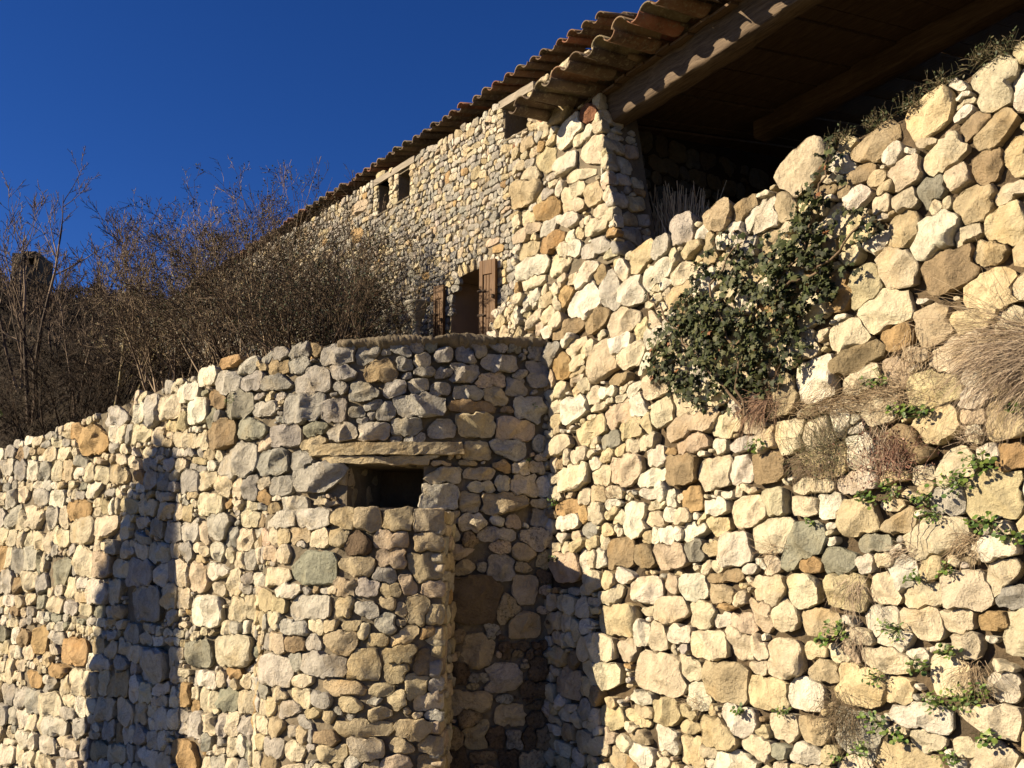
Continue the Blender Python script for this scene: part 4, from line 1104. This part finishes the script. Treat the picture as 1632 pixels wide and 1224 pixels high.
# scrub mass on the hillside
bs, ds, ls, rs = [], [], [], []
for k in range(1800):
    px = r2.uniform(-420, 330); d = .9 + 50 * r2.random() ** 1.5; p = hill_pt(px, d); p[:2] += r2.normal(0, .4, 2)
    sz = r2.uniform(.25, .55) * (1 + d / 60)
    for q in range(3): bs.append(p + r2.normal(0, .12, 3) * [1, 1, 0]); ds.append([*r2.normal(0, .45, 2), 1]); ls.append(sz); rs.append(.006 + d * .00035)
lv = grow(bs, ds, ls, rs, [(5, .55, 38), (4, .5, 42)], nseg=4, wander=.14, seed=3)
P0 = np.concatenate([l[0] for l in lv]); P1 = np.concatenate([l[1] for l in lv]); R0 = np.concatenate([l[2] for l in lv]); R1 = np.concatenate([l[3] for l in lv])
dist = np.linalg.norm(P0, axis=1); mnr = dist / FPX * .45; Vs, Fs = seg_mesh(P0, P1, np.maximum(R0, mnr), np.maximum(R1, mnr * .8), 3)
cc = np.concatenate([np.array(BR + [(.075, .05, .034)])[r2.integers(0, 4, len(P0))] * .42 * r2.uniform(.7, 1.2, (len(P0), 1)), np.ones((len(P0), 1))], 1)
o = obj('hillside_scrub', mesh_from('hillside_scrub', Vs, Fs, M_twig, np.repeat(cc, 6, axis=0))); o['kind'] = 'stuff'
print('scrub segs', len(P0))
# ------------------------------------------------------------------ bare trees
def bare_tree(px, d, ytop, label, seed, stems=1, spread=.1, group=None, cols=[(.17, .125, .09), (.075, .052, .038), (.05, .036, .027)], r=.045, lev=((9, .5, 34), (6, .5, 35), (4, .5, 35)), lean=(0, 0), name='bare_tree', cat='tree', first=.0):
    r3 = np.random.default_rng(seed); p = hill_pt(px, d); p[2] -= .1
    dist = np.hypot(p[0], p[1]); H = (886 - ytop) / FPX * dist * 1.0 - p[2]
    t = thing(name, label, cat, tuple(p), group=group)
    b_ = [p + [r3.normal(0, .05 * stems ** .5), r3.normal(0, .05), 0] for _ in range(stems)]
    dr_ = [[lean[0] + r3.normal(0, spread), lean[1] + r3.normal(0, spread), 1] for _ in range(stems)]
    lv = grow(b_, dr_, [H * .80 * r3.uniform(.8, 1.1) for _ in range(stems)], [r * r3.uniform(.7, 1.1) for _ in range(stems)], list(lev), nseg=9, wander=.07, up=.25, seed=seed)
    n = len(lv[0][0]) // stems
    a = lv[0]
    for k in range(stems):
        sl_ = slice(k, None, stems)
        twig_obj('trunk' if stems < 3 else 'stem', t, [(a[0][sl_], a[1][sl_], a[2][sl_], a[3][sl_])], cols, 6, seed=seed)
    for l in lv[2:]:
        mn = dist / FPX * .38; l[2][:] = np.maximum(l[2], mn); l[3][:] = np.maximum(l[3], mn * .8)
    twig_obj('crown', t, lv[1:], cols, 3, seed=seed + 1)
    return t, lv
bare_tree(48, 3.0, 262, 'tallest bare tree at the far left, its thin branches forking into the sky', 41, 2, .12, lean=(.05, 0), r=.05)
bare_tree(15, 5.0, 330, 'bare tree cut by the left edge of the picture, behind the terrace wall', 42, 2, .14, lean=(-.05, 0), r=.045)
bare_tree(125, 2.2, 345, 'slim bare tree with pale lit stems between the tallest tree and the shrubs', 43, 3, .22, lean=(.05, 0), r=.03)
bare_tree(165, 1.6, 430, 'short leaning sapling with yellowish trunk just behind the wall rim', 44, 2, .25, lean=(.25, 0), r=.035, cols=[(.24, .20, .11), (.12, .09, .06)])
bare_tree(200, 5.0, 330, 'bare reddish sapling behind the left end of the large shrub', 45, 4, .22, r=.025, cols=BR)
bare_tree(255, 4.0, 300, 'bare sapling with a wispy top rising over the left of the large shrub', 46, 4, .20, r=.025, cols=BL)
bare_tree(90, 8.0, 420, 'distant bare tree on the slope behind the tallest tree', 47, 3, .2, r=.04, cols=BR)
# ------------------------------------------------------------------ shrubs on the terrace
def shrub(pxa, pxb, d, ytop, nst, label, seed, leaves=0, cols=BL, leafc=((.05, .05, .02), (.07, .06, .028), (.03, .035, .016)), fan=.5, lev=((9, .52, 36), (6, .5, 40), (3, .5, 42)), H0_=.84, lsz=.030):
    r3 = np.random.default_rng(seed); b_, dr_, ls_ = [], [], []
    pc = hill_pt((pxa + pxb) / 2, d); dist = np.hypot(pc[0], pc[1]); H = (886 - ytop) / FPX * dist - pc[2]
    for k in range(nst):
        f = r3.uniform(0, 1); px = pxa + (pxb - pxa) * f; p = hill_pt(px, d + r3.uniform(-.35, .35)); p[0] = (px - 816) / FPX * p[1]; p[2] -= .05
        b_.append(p); dr_.append([(f - .5) * 2 * fan + r3.normal(0, .22), r3.normal(0, .18), 1]); ls_.append(H * H0_ * r3.uniform(.65, 1.1))
    t = thing('bare_shrub' if not leaves > 2000 else 'leafy_shrub', label, 'shrub', tuple(pc))
    lv = grow(b_, dr_, ls_, [.013 * r3.uniform(.7, 1.6) for _ in b_], list(lev), nseg=8, wander=.10, up=.10, seed=seed)
    a = lv[0]
    for k in range(nst):
        sl_ = slice(k, None, nst); twig_obj('stem', t, [(a[0][sl_], a[1][sl_], a[2][sl_], a[3][sl_])], cols, 4, seed=seed + k)
    for l in lv[1:]:
        mn = dist / FPX * .30; l[2][:] = np.maximum(l[2], mn); l[3][:] = np.maximum(l[3], mn * .8)
    twig_obj('crown', t, lv[1:], cols + [cols[-1], (.035, .026, .019), (.05, .035, .025)], 3, seed=seed + 1)
    if leaves:
        Q = lv[-1][1]; ii = r3.integers(0, len(Q), leaves); P_ = Q[ii] + r3.normal(0, .02, (leaves, 3))
        Vv, Ff, Cc = leaf_batch(OVAL, P_, r3.normal(0, 1, (leaves, 3)) + [0, -.3, .6], r3.normal(0, 1, (leaves, 3)), r3.uniform(.6, 1.2, leaves) * lsz, cols4(leafc, leaves, r3))
        o = obj('foliage', mesh_from('foliage', Vv - np.array(pc), Ff, M_leaf, Cc), t); o['kind'] = 'stuff'
    return t
shrub(330, 500, 1.0, 262, 44, 'large many-stemmed shrub with sparse brownish leaves growing behind the middle of the terrace wall rim', 61, 4600, BL, fan=.55)
shrub(220, 340, 1.3, 355, 26, 'brown bare shrub left of the large shrub, arching over the wall', 62, 2200, BL, fan=.5)
shrub(468, 535, .8, 405, 26, 'dark leafy shrub in front of the house wall, right of the large shrub', 63, 4200, BR + [(.14, .10, .07)], fan=.5, leafc=((.022, .035, .018), (.035, .045, .022), (.06, .06, .03)))
shrub(150, 230, 2.4, 450, 14, 'tangled brown shrub between the bare trees and the arching shrub', 64, 300, BR, fan=.4)
shrub(350, 470, 1.7, 255, 18, 'evergreen shrub with small dark leaves behind the large bare shrub', 65, 3800, BR, fan=.45, leafc=((.03, .042, .02), (.05, .055, .025), (.08, .07, .035)))
shrub(30, 130, 1.0, 560, 16, 'low dark bramble at the foot of the tallest bare tree', 66, 200, BR, fan=.5)
# ruined tower on the ridge
rp = ray(38, 445); Tt = 62 / math.hypot(rp[0], rp[1]); rpos = rp * Tt
ruin = thing('ruined_tower', 'small ruined stone tower with a hole through it, on the ridge at far left', 'tower', (rpos[0], rpos[1], rpos[2] - .6))
RP = Plane(rpos[:2], (1, 0), (0, -1)); pu = 62 / FPX
wl_px = [(-21, 3), (-12, 10), (10, 3)]
z0 = rpos[2] - 1.2; 
box_on('wall', RP, -20 * pu, -7 * pu, z0, rpos[2] + 40 * pu, -1.6, 0, M_mortar, ruin, jit=.04, nu=3, nv=8)
box_on('wall', RP, 13 * pu, 22 * pu, z0, rpos[2] + 36 * pu, -1.6, 0, M_mortar_dry, ruin, jit=.04, nu=3, nv=8)
box_on('lower_wall', RP, -7 * pu + .002, 13 * pu - .002, z0, rpos[2] + 22 * pu, -1.55, -.05, M_mortar_dry, ruin, jit=.04, nu=4, nv=5)
box_on('arch_head', RP, -7 * pu + .002, 13 * pu - .002, rpos[2] + 33 * pu, rpos[2] + 43 * pu, -1.55, -.05, M_mortar_dry, ruin, jit=.05, nu=4, nv=3)

# ------------------------------------------------------------------ stone urn on the terrace
UPL = Plane(HW.pt(0, 0, .45)[:2], hdu, hn); uq = UPL.pix(664, 520); up_ = UPL.pt(uq[0], 0, 0); s_u = np.hypot(up_[0], up_[1]) / FPX
zu = lambda y: (886 - y) * s_u * 1.0
urn = thing('stone_urn', 'grey weathered garden urn on the terrace beside the shutters, behind the wall rim', 'urn', (up_[0], up_[1], zu(545)))
def lathe(prof, seg=28):
    V = []; 
    for (r, z) in prof:
        for k in range(seg): V.append((r * math.cos(2 * math.pi * k / seg), r * math.sin(2 * math.pi * k / seg), z))
    F = [(i * seg + k, i * seg + (k + 1) % seg, (i + 1) * seg + (k + 1) % seg, (i + 1) * seg + k) for i in range(len(prof) - 1) for k in range(seg)]
    return np.array(V), F
g = s_u; zb = zu(545); h_ = lambda y: zu(y) - zb
bowl = [(5 * g, h_(520)), (8 * g, h_(516)), (6 * g, h_(512)), (8 * g, h_(508)), (13 * g, h_(500)), (15.5 * g, h_(490)), (17 * g, h_(484)), (21 * g, h_(481)), (21.5 * g, h_(478)), (17 * g, h_(478.5)), (14.5 * g, h_(486)), (8 * g, h_(496)), (.1 * g, h_(498))]
foot = [(.1 * g, h_(545)), (11 * g, h_(545)), (11 * g, h_(538)), (9 * g, h_(535)), (6 * g, h_(528)), (4.5 * g, h_(523)), (5 * g, h_(520.2)), (.1 * g, h_(520.2))]
M_urn = plain_rough('weathered_urn_stone', (.30, .28, .24), .35, 18, .7, .008, (.15, .14, .12))
for nm, pr in (('bowl', bowl), ('foot', foot)):
    Vv, Ff = lathe(pr); obj(nm, mesh_from(nm, Vv, Ff, M_urn), urn)

# ------------------------------------------------------------------ unseen caster added left of frame, outlined from its shadow on the round wall
shp = [(250, 688), (284, 722), (283, 830), (288, 1000), (292, 1224), (300, 1500), (112, 1500), (138, 1224), (160, 1020), (180, 860), (214, 757)]
Q = []
for (x, y) in shp:
    u, v = BW.pix(x, y); p = BW.pt(u, v, 0.03); t = (-16.0 - p[0]) / SUN[0]; Q.append(np.array(p) + np.array(SUN) * t)
Q = np.array(Q); n = len(Q); Q[5, 2] = Q[6, 2] = -6.5
Vv = np.concatenate([Q, Q + [-1.1, 0, 0]]); Ff = [tuple(range(n)), tuple(reversed(range(n, 2 * n)))] + [(k, n + k, n + (k + 1) % n, (k + 1) % n) for k in range(n)]
cst = obj('shadow_caster', mesh_from('shadow_caster', Vv - Q.mean(0), Ff, M_mortar, smooth=False), None, Vector(Q.mean(0)))
tag(cst, 'unseen tall tapered form added out of view to the left, outlined to cast the long shadow', 'chimney')

# ------------------------------------------------------------------ 9. ivy on the retaining wall
r4 = np.random.default_rng(77)
blobs = [(1150,575,105,62,1.0),(1195,500,105,75,1.0),(1130,520,60,60,1),(1265,455,75,60,.9),(1290,410,50,60,.9),(1315,340,32,62,.8),(1335,262,16,42,.6),(1375,360,40,34,.5),(1235,420,60,40,.6),
         (1340,420,40,40,.7),(1160,440,50,50,.55),(1195,385,45,20,.35),(1085,560,45,70,.7),(1055,480,20,22,.3),(1150,620,60,35,.7),(1245,560,55,45,.9),(1310,470,35,40,.7),(1205,610,50,26,.5),(1300,300,12,20,.4)]
ivy = thing('ivy', 'dark green ivy climbing the middle of the retaining wall towards its top', 'ivy', tuple(RW.pt(*RW.pix(1190, 560), 0)))
P_, N_, U_, S_, C_, Dn = [], [], [], [], [], []
area = sum(b[2] * b[3] * b[4] for b in blobs)
for (bx, by, ba, bb, den) in blobs:
    n = int(5600 * ba * bb * den / area)
    for _ in range(n):
        rr = r4.random() ** .55; t = r4.uniform(0, 2 * math.pi); x = bx + ba * rr * math.cos(t) + r4.normal(0, 4); y = by + bb * rr * math.sin(t) + r4.normal(0, 5)
        nz_ = math.sin(x * .071 + 2 * math.sin(y * .05)) * math.sin(y * .083 + x * .02) + .5 * math.sin(x * .19 + y * .11)
        if nz_ > (.42 if y > 500 else .10) and rr > .2: continue
        u, v = RW.pix(x, y); thick = .04 + .16 * den * max(0, 1 - rr ** 2)
        w = .045 + thick * r4.random() ** .6
        P_.append(RW.pt(u, v, w)); 
        nn_ = rwn * 1.0; N_.append([nn_[0] + r4.normal(0, .55), nn_[1] + r4.normal(0, .55), .35 + r4.normal(0, .5)])
        U_.append([r4.normal(0, .5), r4.normal(0, .5), -1 + r4.normal(0, .5)]); S_.append(r4.uniform(.024, .052) * (1.35 if (y < 470 and r4.random() < .35) else 1))
P_, N_, U_, S_ = map(np.array, (P_, N_, U_, S_)); n = len(P_)
Cv = cols4([(.017, .023, .007), (.024, .033, .010), (.036, .046, .013), (.019, .021, .009), (.06, .064, .022)], n, r4, .25)
br = r4.random(n) < .02; Cv[br, :3] = (.16, .07, .03)
depth = np.einsum('ij,j->i', P_[:, :2] - RW.O, rwn)
order = np.argsort(-(S_ * (1 + depth * 8)))
protos = []
for k in range(6):
    vv, ff, _ = leaf_batch(IVY, np.zeros((1, 3)), np.array([[0, 0, 1.]]), np.array([[0, 1., 0]]), np.array([1.0]), np.ones((1, 4)), curl=.15 + .12 * k / 6)
    c = Cv[order[k * 40]]; protos.append(mesh_from('leaf', vv, ff, M_leaf, np.tile(c, (len(vv), 1))))
from mathutils import Matrix
for rank in range(300):
    i = order[rank]; z = Vector(N_[i]).normalized(); y = Vector(U_[i]); y = (y - z * y.dot(z)).normalized(); x = y.cross(z)
    M = Matrix((x, y, z)).transposed().to_4x4()
    o = obj('leaf', protos[rank % 6], ivy); o.location = Vector(P_[i]) - ivy.location; o.rotation_euler = M.to_euler(); o.scale = (S_[i],) * 3
rest = order[300:]
Vv, Ff, Cc = leaf_batch(IVY, P_[rest], N_[rest], U_[rest], S_[rest], Cv[rest])
o = obj('foliage', mesh_from('foliage', Vv - np.array(ivy.location), Ff, M_leaf, Cc), ivy); o['kind'] = 'stuff'
# ivy stems: wandering lines over the stones
def wall_line(surf, pts, w, r, jit=.01, sub=5, rr=None):
    """polyline from pixel points on the wall"""
    rr = rr or r4; A = [surf.pix(*p) for p in pts]; Ls = []
    for a, b_ in zip(A[:-1], A[1:]):
        for k in range(sub): t = k / sub; Ls.append((a[0] * (1 - t) + b_[0] * t + rr.normal(0, jit), a[1] * (1 - t) + b_[1] * t + rr.normal(0, jit)))
    Ls.append(A[-1]); P = np.array([surf.pt(u, v, w + rr.normal(0, jit * .7)) for (u, v) in Ls]); n = len(P)
    R_ = np.linspace(r, r * .5, n); return P[:-1], P[1:], R_[:-1], R_[1:]
for pts in ([(1205, 665), (1190, 560), (1240, 480), (1300, 400), (1325, 320), (1340, 240)], [(1200, 650), (1120, 560), (1070, 500), (1050, 470)], [(1240, 480), (1320, 440), (1380, 380), (1400, 350)], [(1190, 560), (1150, 460), (1200, 390)]):
    twig_obj('stem', ivy, [wall_line(RW, pts, .13, .012, .014)], [(.12, .085, .055)], 5)

# ------------------------------------------------------------------ 10. green weeds in the joints
weeds = [(1216,712,20,'tuft of green leaves beside the brown stone under the dry twig fan'),(1405,606,26,'green leafy weed above the pale stone left of the dry grass clump'),(1438,655,18,'green weed left of the yellowish boulder under the dry grass clump'),
(1472,658,22,'green weed at the foot of the yellowish boulder under the dry grass clump'),(1568,738,34,'tall green weed growing over the right end of the wedge-shaped cream stone'),(1528,772,34,'broad green weed hanging under the wedge-shaped cream stone'),
(1392,796,22,'green weed left of the small white stone in the middle joint'),(1424,784,28,'bushy green weed right of the small white stone in the middle joint'),(1478,796,20,'green weed above the pair of dangling dark seed stems'),
(1492,818,24,'green weed from which two dangling dark stems hang'),(1580,832,30,'green weed below the big square cream boulder at the right'),(1624,856,22,'green weed at the right edge below the big square cream boulder'),
(1301,832,12,'tiny green weed beside the small white stones near the grey-green stones'),(1345,1005,24,'green weed in the long joint over the fan of dead twigs'),(1323,1020,14,'small green weed at the left end of the long joint'),
(1433,1002,28,'green weed between two squarish cream stones left of the orange stone'),(1518,1036,20,'green weed under the rounded stone below the orange stone'),(1404,1078,24,'green weed at the upper right of the big trapezoid stone'),
(1474,1062,20,'upright green weed beside the narrow grey stone'),(1541,1112,34,'widest green weed, under the egg-shaped cream boulder'),(1500,1118,24,'green weed left of the widest weed in the same joint'),(1570,1100,22,'green weed right of the widest weed, beside the long cream stone'),
(1404,1152,26,'green weed right of the dead brown plant'),(1257,1132,18,'green weed in the joint above the rounded white stones'),(1186,1130,14,'small green weed left in the lower joint of the wall'),
(1440,1170,18,'green weed below the narrow gap near the bottom'),(1382,1192,24,'green weed at the bottom, left of the long flat boulder'),(1584,1177,22,'green weed at the bottom under the long cream boulder'),
(1519,1204,24,'green weed at the very bottom right'),(1467,922,20,'green weed above the squared stone in the middle right'),(1517,908,16,'small green weed above the rough boulder at the right'),
(1625,650,14,'small green weed at the right edge beneath the dry grass clump'),(890,800,12,'small green weed on the corner edge below the plastered rim'),(892,890,9,'tiny green weed at the corner just above the shadow tip'),
(1345,1205,10,'tiny green weed at the bottom near the dead brown plant')]
GC = [(.085, .135, .022), (.055, .10, .016), (.12, .165, .032), (.035, .068, .013)]
def weed(surf, x, y, r, label, cols=GC, lsz=(.016, .034), name='leafy_weed', dens=1.0, shape=ROUND):
    u, v = surf.pix(x, y); dist = np.linalg.norm(surf.pt(u, v, 0)); R_ = r / FPX * dist * .72
    t = thing(name, label, 'weed', tuple(surf.pt(u, v, .0)), group='green weeds rooted in the wall joints')
    n = int(5 + r * 1.1 * dens); a = r4.uniform(0, 2 * math.pi, n); q = R_ * np.sqrt(r4.random(n))
    uu = u + q * np.cos(a) * 1.3; vv = v + q * np.sin(a) * .8; ww = .05 + .05 * r4.random(n)
    P = surf.pt(uu, vv, ww); nn_ = surf.pt(u, v, 1) - surf.pt(u, v, 0)
    Nn = nn_ * .8 + np.array([0, 0, .8]) + r4.normal(0, .4, (n, 3)); Up = np.stack([r4.normal(0, 1, n), r4.normal(0, 1, n), r4.normal(-.2, .7, n)], 1)
    S = r4.uniform(*lsz, n)
    if r4.random() < .4: shape = OVAL
    cols = [tuple(np.array(c_) * r4.uniform(.65, 1.15)) for c_ in cols]
    Vv, Ff, Cc = leaf_batch(shape, P, Nn, Up, S, cols4(cols, n, r4), curl=-.25)
    o = obj('foliage', mesh_from('foliage', Vv - np.array(t.location), Ff, M_green, Cc), t); o['kind'] = 'stuff'
    root = np.tile(surf.pt(u, v, .0), (n, 1)); mid = (root + P) / 2 - [0, 0, .008]
    twig_obj('stalks', t, [(root, mid, np.full(n, .0018), np.full(n, .0015)), (mid, P, np.full(n, .0015), np.full(n, .0012))], [(.12, .17, .05)], 3, stuff=True)
    return t
for (x, y, r, lb) in weeds: weed(RW, x, y, r, lb)
for (x, y, r, lb) in [(375,640,14,'green moss tuft beside the rounded green-grey stone near the rim'),(852,648,10,'green tuft between dark stones near the inner corner'),(840,735,8,'tiny green tuft low in the shaded corner joint'),
                      (697,1010,16,'dark green weed at the shaded foot of the buttress side'),(700,1160,22,'dark green weed low in the shade beside the buttress'),(5,660,12,'pale green sprig at the left edge on the wall rim')]:
    weed(BW, x, y, r, lb, cols=[(.06, .10, .02), (.09, .14, .03)], lsz=(.012, .024))

# ------------------------------------------------------------------ 11. dry grass and twigs on the wall
def strands(surf, n, root, spr, ang, angs, length, droop, r, cols, parent, name='dry_stalks', w0=.03, wout=.15, seg=7, seed=0, curl=.25):
    """root px (x,y), spr px spread; ang direction in the wall plane (deg, 0=right, 90=up)"""
    q = np.random.default_rng(seed); u0, v0 = surf.pix(*root); k = np.linalg.norm(surf.pt(u0, v0, 0)) / FPX
    U = u0 + q.normal(0, spr[0] * k, n); Vv = v0 + q.normal(0, spr[1] * k, n); W = w0 + .05 * q.random(n)
    a = np.radians(q.normal(ang, angs, n)); L = length * q.uniform(.45, 1.15, n) / seg
    du_, dv_, dw_ = np.cos(a), np.sin(a), q.uniform(.1, 1, n) * wout * 4
    pts = [surf.pt(U, Vv, W)]
    for s_ in range(seg):
        U = U + du_ * L; Vv = Vv + dv_ * L; W = np.maximum(W + dw_ * L * (1 - s_ / seg * 1.6), .03)
        dv_ = dv_ - droop / seg; du_ = du_ + q.normal(0, curl / seg, n); dv_ = dv_ + q.normal(0, curl / seg, n)
        m = np.hypot(du_, dv_); du_, dv_ = du_ / m, dv_ / m; pts.append(surf.pt(U, Vv, W))
    pts = np.array(pts); R_ = np.linspace(r, r * .5, seg + 1)[:, None] * np.ones(n)
    o = twig_obj(name, parent, [(pts[:-1].reshape(-1, 3), pts[1:].reshape(-1, 3), R_[:-1].ravel(), R_[1:].ravel())], cols, 3, stuff=True, seed=seed)
    return o, pts
STRAW = [(.30, .23, .15), (.22, .16, .10), (.38, .30, .20), (.16, .11, .07)]
GREYB = [(.25, .19, .14), (.33, .26, .19), (.17, .125, .09), (.42, .34, .25)]
def T(name, label, cat, x, y, group=None): return thing(name, label, cat, tuple(RW.pt(*RW.pix(x, y), .02)), group=group)
t = T('dry_grass_clump', 'large drooping clump of dry grey-brown grass at the right edge of the wall', 'dry grass', 1630, 560)
strands(RW, 300, (1675, 560), (22, 14), 172, 15, .54, .9, .0014, GREYB, t, seed=1, wout=.28)
strands(RW, 260, (1680, 580), (24, 18), 190, 20, .46, 1.1, .0014, GREYB, t, seed=2, wout=.26)
strands(RW, 170, (1640, 565), (22, 14), 195, 26, .30, 1.6, .0014, GREYB, t, seed=3, wout=.2)
strands(RW, 160, (1640, 545), (20, 8), 160, 22, .62, .8, .0015, STRAW, t, seed=4, wout=.2)
t = T('dry_twig_fan', 'fan of dry reddish-brown twigs below the ivy', 'dry twigs', 1215, 655)
strands(RW, 170, (1228, 640), (16, 7), 215, 30, .30, .5, .0019, [(.20, .12, .08), (.28, .19, .13), (.13, .08, .06)], t, seed=5)
strands(RW, 60, (1225, 620), (18, 8), 100, 40, .16, .2, .0017, [(.20, .12, .08), (.28, .19, .13)], t, seed=6)
t = T('straw_heap', 'pale dry straw lodged along the joint between the ivy and the dry grass clump', 'dry straw', 1360, 635)
strands(RW, 240, (1330, 645), (55, 8), 10, 30, .24, .4, .0018, STRAW, t, seed=7, wout=.06)
strands(RW, 200, (1440, 625), (35, 14), 170, 40, .20, .5, .0018, STRAW, t, seed=8, wout=.06)
strands(RW, 60, (1462, 560), (16, 14), 250, 35, .18, .2, .0024, STRAW, t, seed=9, wout=.05)
t = T('thyme_bush', 'loose grey-green bushy weed with fine twigs in the middle of the wall', 'bush', 1320, 720)
strands(RW, 260, (1325, 715), (26, 14), 110, 65, .22, .4, .0016, [(.12, .10, .06), (.20, .15, .10), (.09, .09, .045)], t, seed=10, curl=.9)
_, pts = strands(RW, 150, (1318, 735), (30, 12), 235, 50, .20, .3, .0016, [(.14, .10, .07), (.22, .17, .12)], t, seed=11, curl=.9)
n = 700; q = r4.integers(0, pts.shape[1], n); kk_ = r4.integers(1, pts.shape[0], n); Pq = pts[kk_, q] + r4.normal(0, .012, (n, 3)); Pq[:, 2] += r4.uniform(0, .10, n)
Vv, Ff, Cc = leaf_batch(OVAL, Pq, r4.normal(0, 1, (n, 3)), r4.normal(0, 1, (n, 3)), r4.uniform(.008, .018, n), cols4([(.06, .075, .03), (.10, .09, .045), (.14, .09, .05)], n, r4))
o = obj('foliage', mesh_from('foliage', Vv - np.array(t.location), Ff, M_green, Cc), t); o['kind'] = 'stuff'
t = T('dead_rosette_plant', 'dead plant of reddish-brown curled rosettes right of the grey-green bushy weed', 'dead plant', 1435, 720)
_, pts = strands(RW, 150, (1425, 745), (22, 12), 80, 45, .20, .3, .0026, [(.22, .13, .10), (.15, .08, .06), (.32, .22, .16)], t, seed=12, curl=1.2)
n = 420; q = r4.integers(0, pts.shape[1], n); Pq = pts[-1, q] + r4.normal(0, .014, (n, 3))
Vv, Ff, Cc = leaf_batch(OVAL, Pq, r4.normal(0, 1, (n, 3)), r4.normal(0, 1, (n, 3)), r4.uniform(.010, .022, n), cols4([(.13, .06, .045), (.20, .10, .07), (.08, .05, .035)], n, r4))
o = obj('foliage', mesh_from('foliage', Vv - np.array(t.location), Ff, M_green, Cc), t); o['kind'] = 'stuff'
t = T('dead_brown_plant', 'dead brown bushy plant hanging near the bottom of the wall', 'dead plant', 1350, 1140)
_, pts = strands(RW, 190, (1350, 1135), (16, 14), 250, 70, .20, .5, .0018, [(.12, .09, .055), (.19, .14, .09), (.08, .065, .04)], t, seed=13, curl=1.0)
n = 500; q = r4.integers(0, pts.shape[1], n); kk_ = r4.integers(3, pts.shape[0], n); Pq = pts[kk_, q] + r4.normal(0, .01, (n, 3))
Vv, Ff, Cc = leaf_batch(OVAL, Pq, r4.normal(0, 1, (n, 3)), r4.normal(0, 1, (n, 3)), r4.uniform(.007, .014, n), cols4([(.07, .06, .035), (.13, .10, .06)], n, r4))
o = obj('foliage', mesh_from('foliage', Vv - np.array(t.location), Ff, M_green, Cc), t); o['kind'] = 'stuff'
for (x, y, n_, a, L_, lb, sd) in [(1372, 930, 70, 260, .26, 'thin dead root strands hanging between two squared stones left of centre right', 20), (1556, 860, 90, 200, .20, 'dry root tangle under the big square cream boulder', 21), (1450, 880, 60, 200, .14, 'dark dry moss tuft below the long slanted boulder', 22),
                         (1560, 1065, 80, 250, .18, 'grey dead tuft between the rounded boulder and the long slab low at right', 23), (1375, 1010, 60, 260, .20, 'dead stalks under the long joint in the lower wall', 24), (975, 790, 40, 150, .14, 'pale dry roots near the corner of the wall', 25),
                         (1560, 700, 70, 100, .14, 'grey dry stalks above the tall green weed', 26), (1120, 1120, 40, 190, .16, 'dry straw in the lower joint left of the rounded stones', 27), (1410, 690, 50, 270, .3, 'thin dangling stems over the cream stones below the dry straw', 28),
                         (1240, 880, 50, 190, .15, 'dry straw above the small flat stones in mid wall', 29), (1050, 620, 24, 120, .12, 'pale straw strands below the left end of the ivy', 30)]:
    t = T('dry_tuft', lb, 'dry tuft', x, y, 'dry tufts and roots in the wall joints'); strands(RW, n_, (x, y), (12, 7), a, 40, L_, .4, .0016, STRAW if sd % 2 else GREYB, t, seed=sd, wout=.05, curl=.8)
# weeds and grass along the top of the retaining wall
for (x, lb, sd) in [(1342, 'dark weed sprouting on the wall top above the big bright block', 40), (1400, 'dry grass on the wall top left of the rough pale mortar', 41), (1455, 'small-leaved weed on the wall top in front of the dark shed', 42), (1510, 'leafy weed on the wall top left of the largest upper boulder', 43),
                    (1570, 'grey dried weed on the wall top above the largest upper boulder', 44), (1620, 'dry grass on the wall top at the right edge', 45)]:
    u, _ = RW.pix(x, 200); vt_ = float(vtopR(u)); t = thing('wall_top_weed', lb, 'weed', tuple(RW.pt(u, vt_, -.15)), group='weeds along the top of the retaining wall')
    yy = 612 - 0; xx, yy = proj(RW.pt(u, vt_, 0.)); 
    _, pts = strands(RW, 45, (float(xx), float(yy) + 8), (13, 4), 80, 45, .11, .5, .0017, [(.10, .085, .05), (.17, .13, .08), (.07, .07, .035)], t, seed=sd, w0=-.22, wout=.06, curl=.9)
    n = 70; q = r4.integers(0, pts.shape[1], n); kk_ = r4.integers(3, pts.shape[0], n); Pq = pts[kk_, q] + r4.normal(0, .01, (n, 3))
    Vv, Ff, Cc = leaf_batch(OVAL, Pq, r4.normal(0, 1, (n, 3)), r4.normal(0, 1, (n, 3)), r4.uniform(.012, .026, n), cols4([(.05, .065, .025), (.09, .08, .04), (.035, .045, .02)], n, r4))
    o = obj('foliage', mesh_from('foliage', Vv - np.array(t.location), Ff, M_green, Cc), t); o['kind'] = 'stuff'
# two dangling dark seed stems
t = T('dangling_stem', 'pair of thin dark stems dangling over the long slanted boulder', 'stem', 1480, 850)
for x in (1474, 1486): twig_obj('stem', t, [wall_line(RW, [(x, 826), (x - 3, 850), (x - 4, 874)], .12, .0035, .003)], [(.08, .06, .05)], 4)
# brushwood bundle behind the pier, in shade; reeds coloured pale in place of sunlight
bb = RV.pix(1062, 350); bp = RW.pt(uc0 - .24, v_pierbase + .2, -.95)
t = thing('brushwood_bundle', 'bundle of dry reeds standing in the open shed right behind the pier', 'brushwood', tuple(bp))
q = np.random.default_rng(8); n = 260
B_ = np.stack([q.normal(0, .13, n), q.normal(0, .12, n), np.zeros(n)], 1) + bp; Tp = B_ + np.stack([q.normal(0, .09, n), q.normal(0, .09, n), q.uniform(.3, .72, n)], 1)
twig_obj('reeds', t, [(B_, Tp, np.full(n, .006), np.full(n, .003))], [(.62, .50, .34), (.45, .34, .22)], 4, stuff=True)
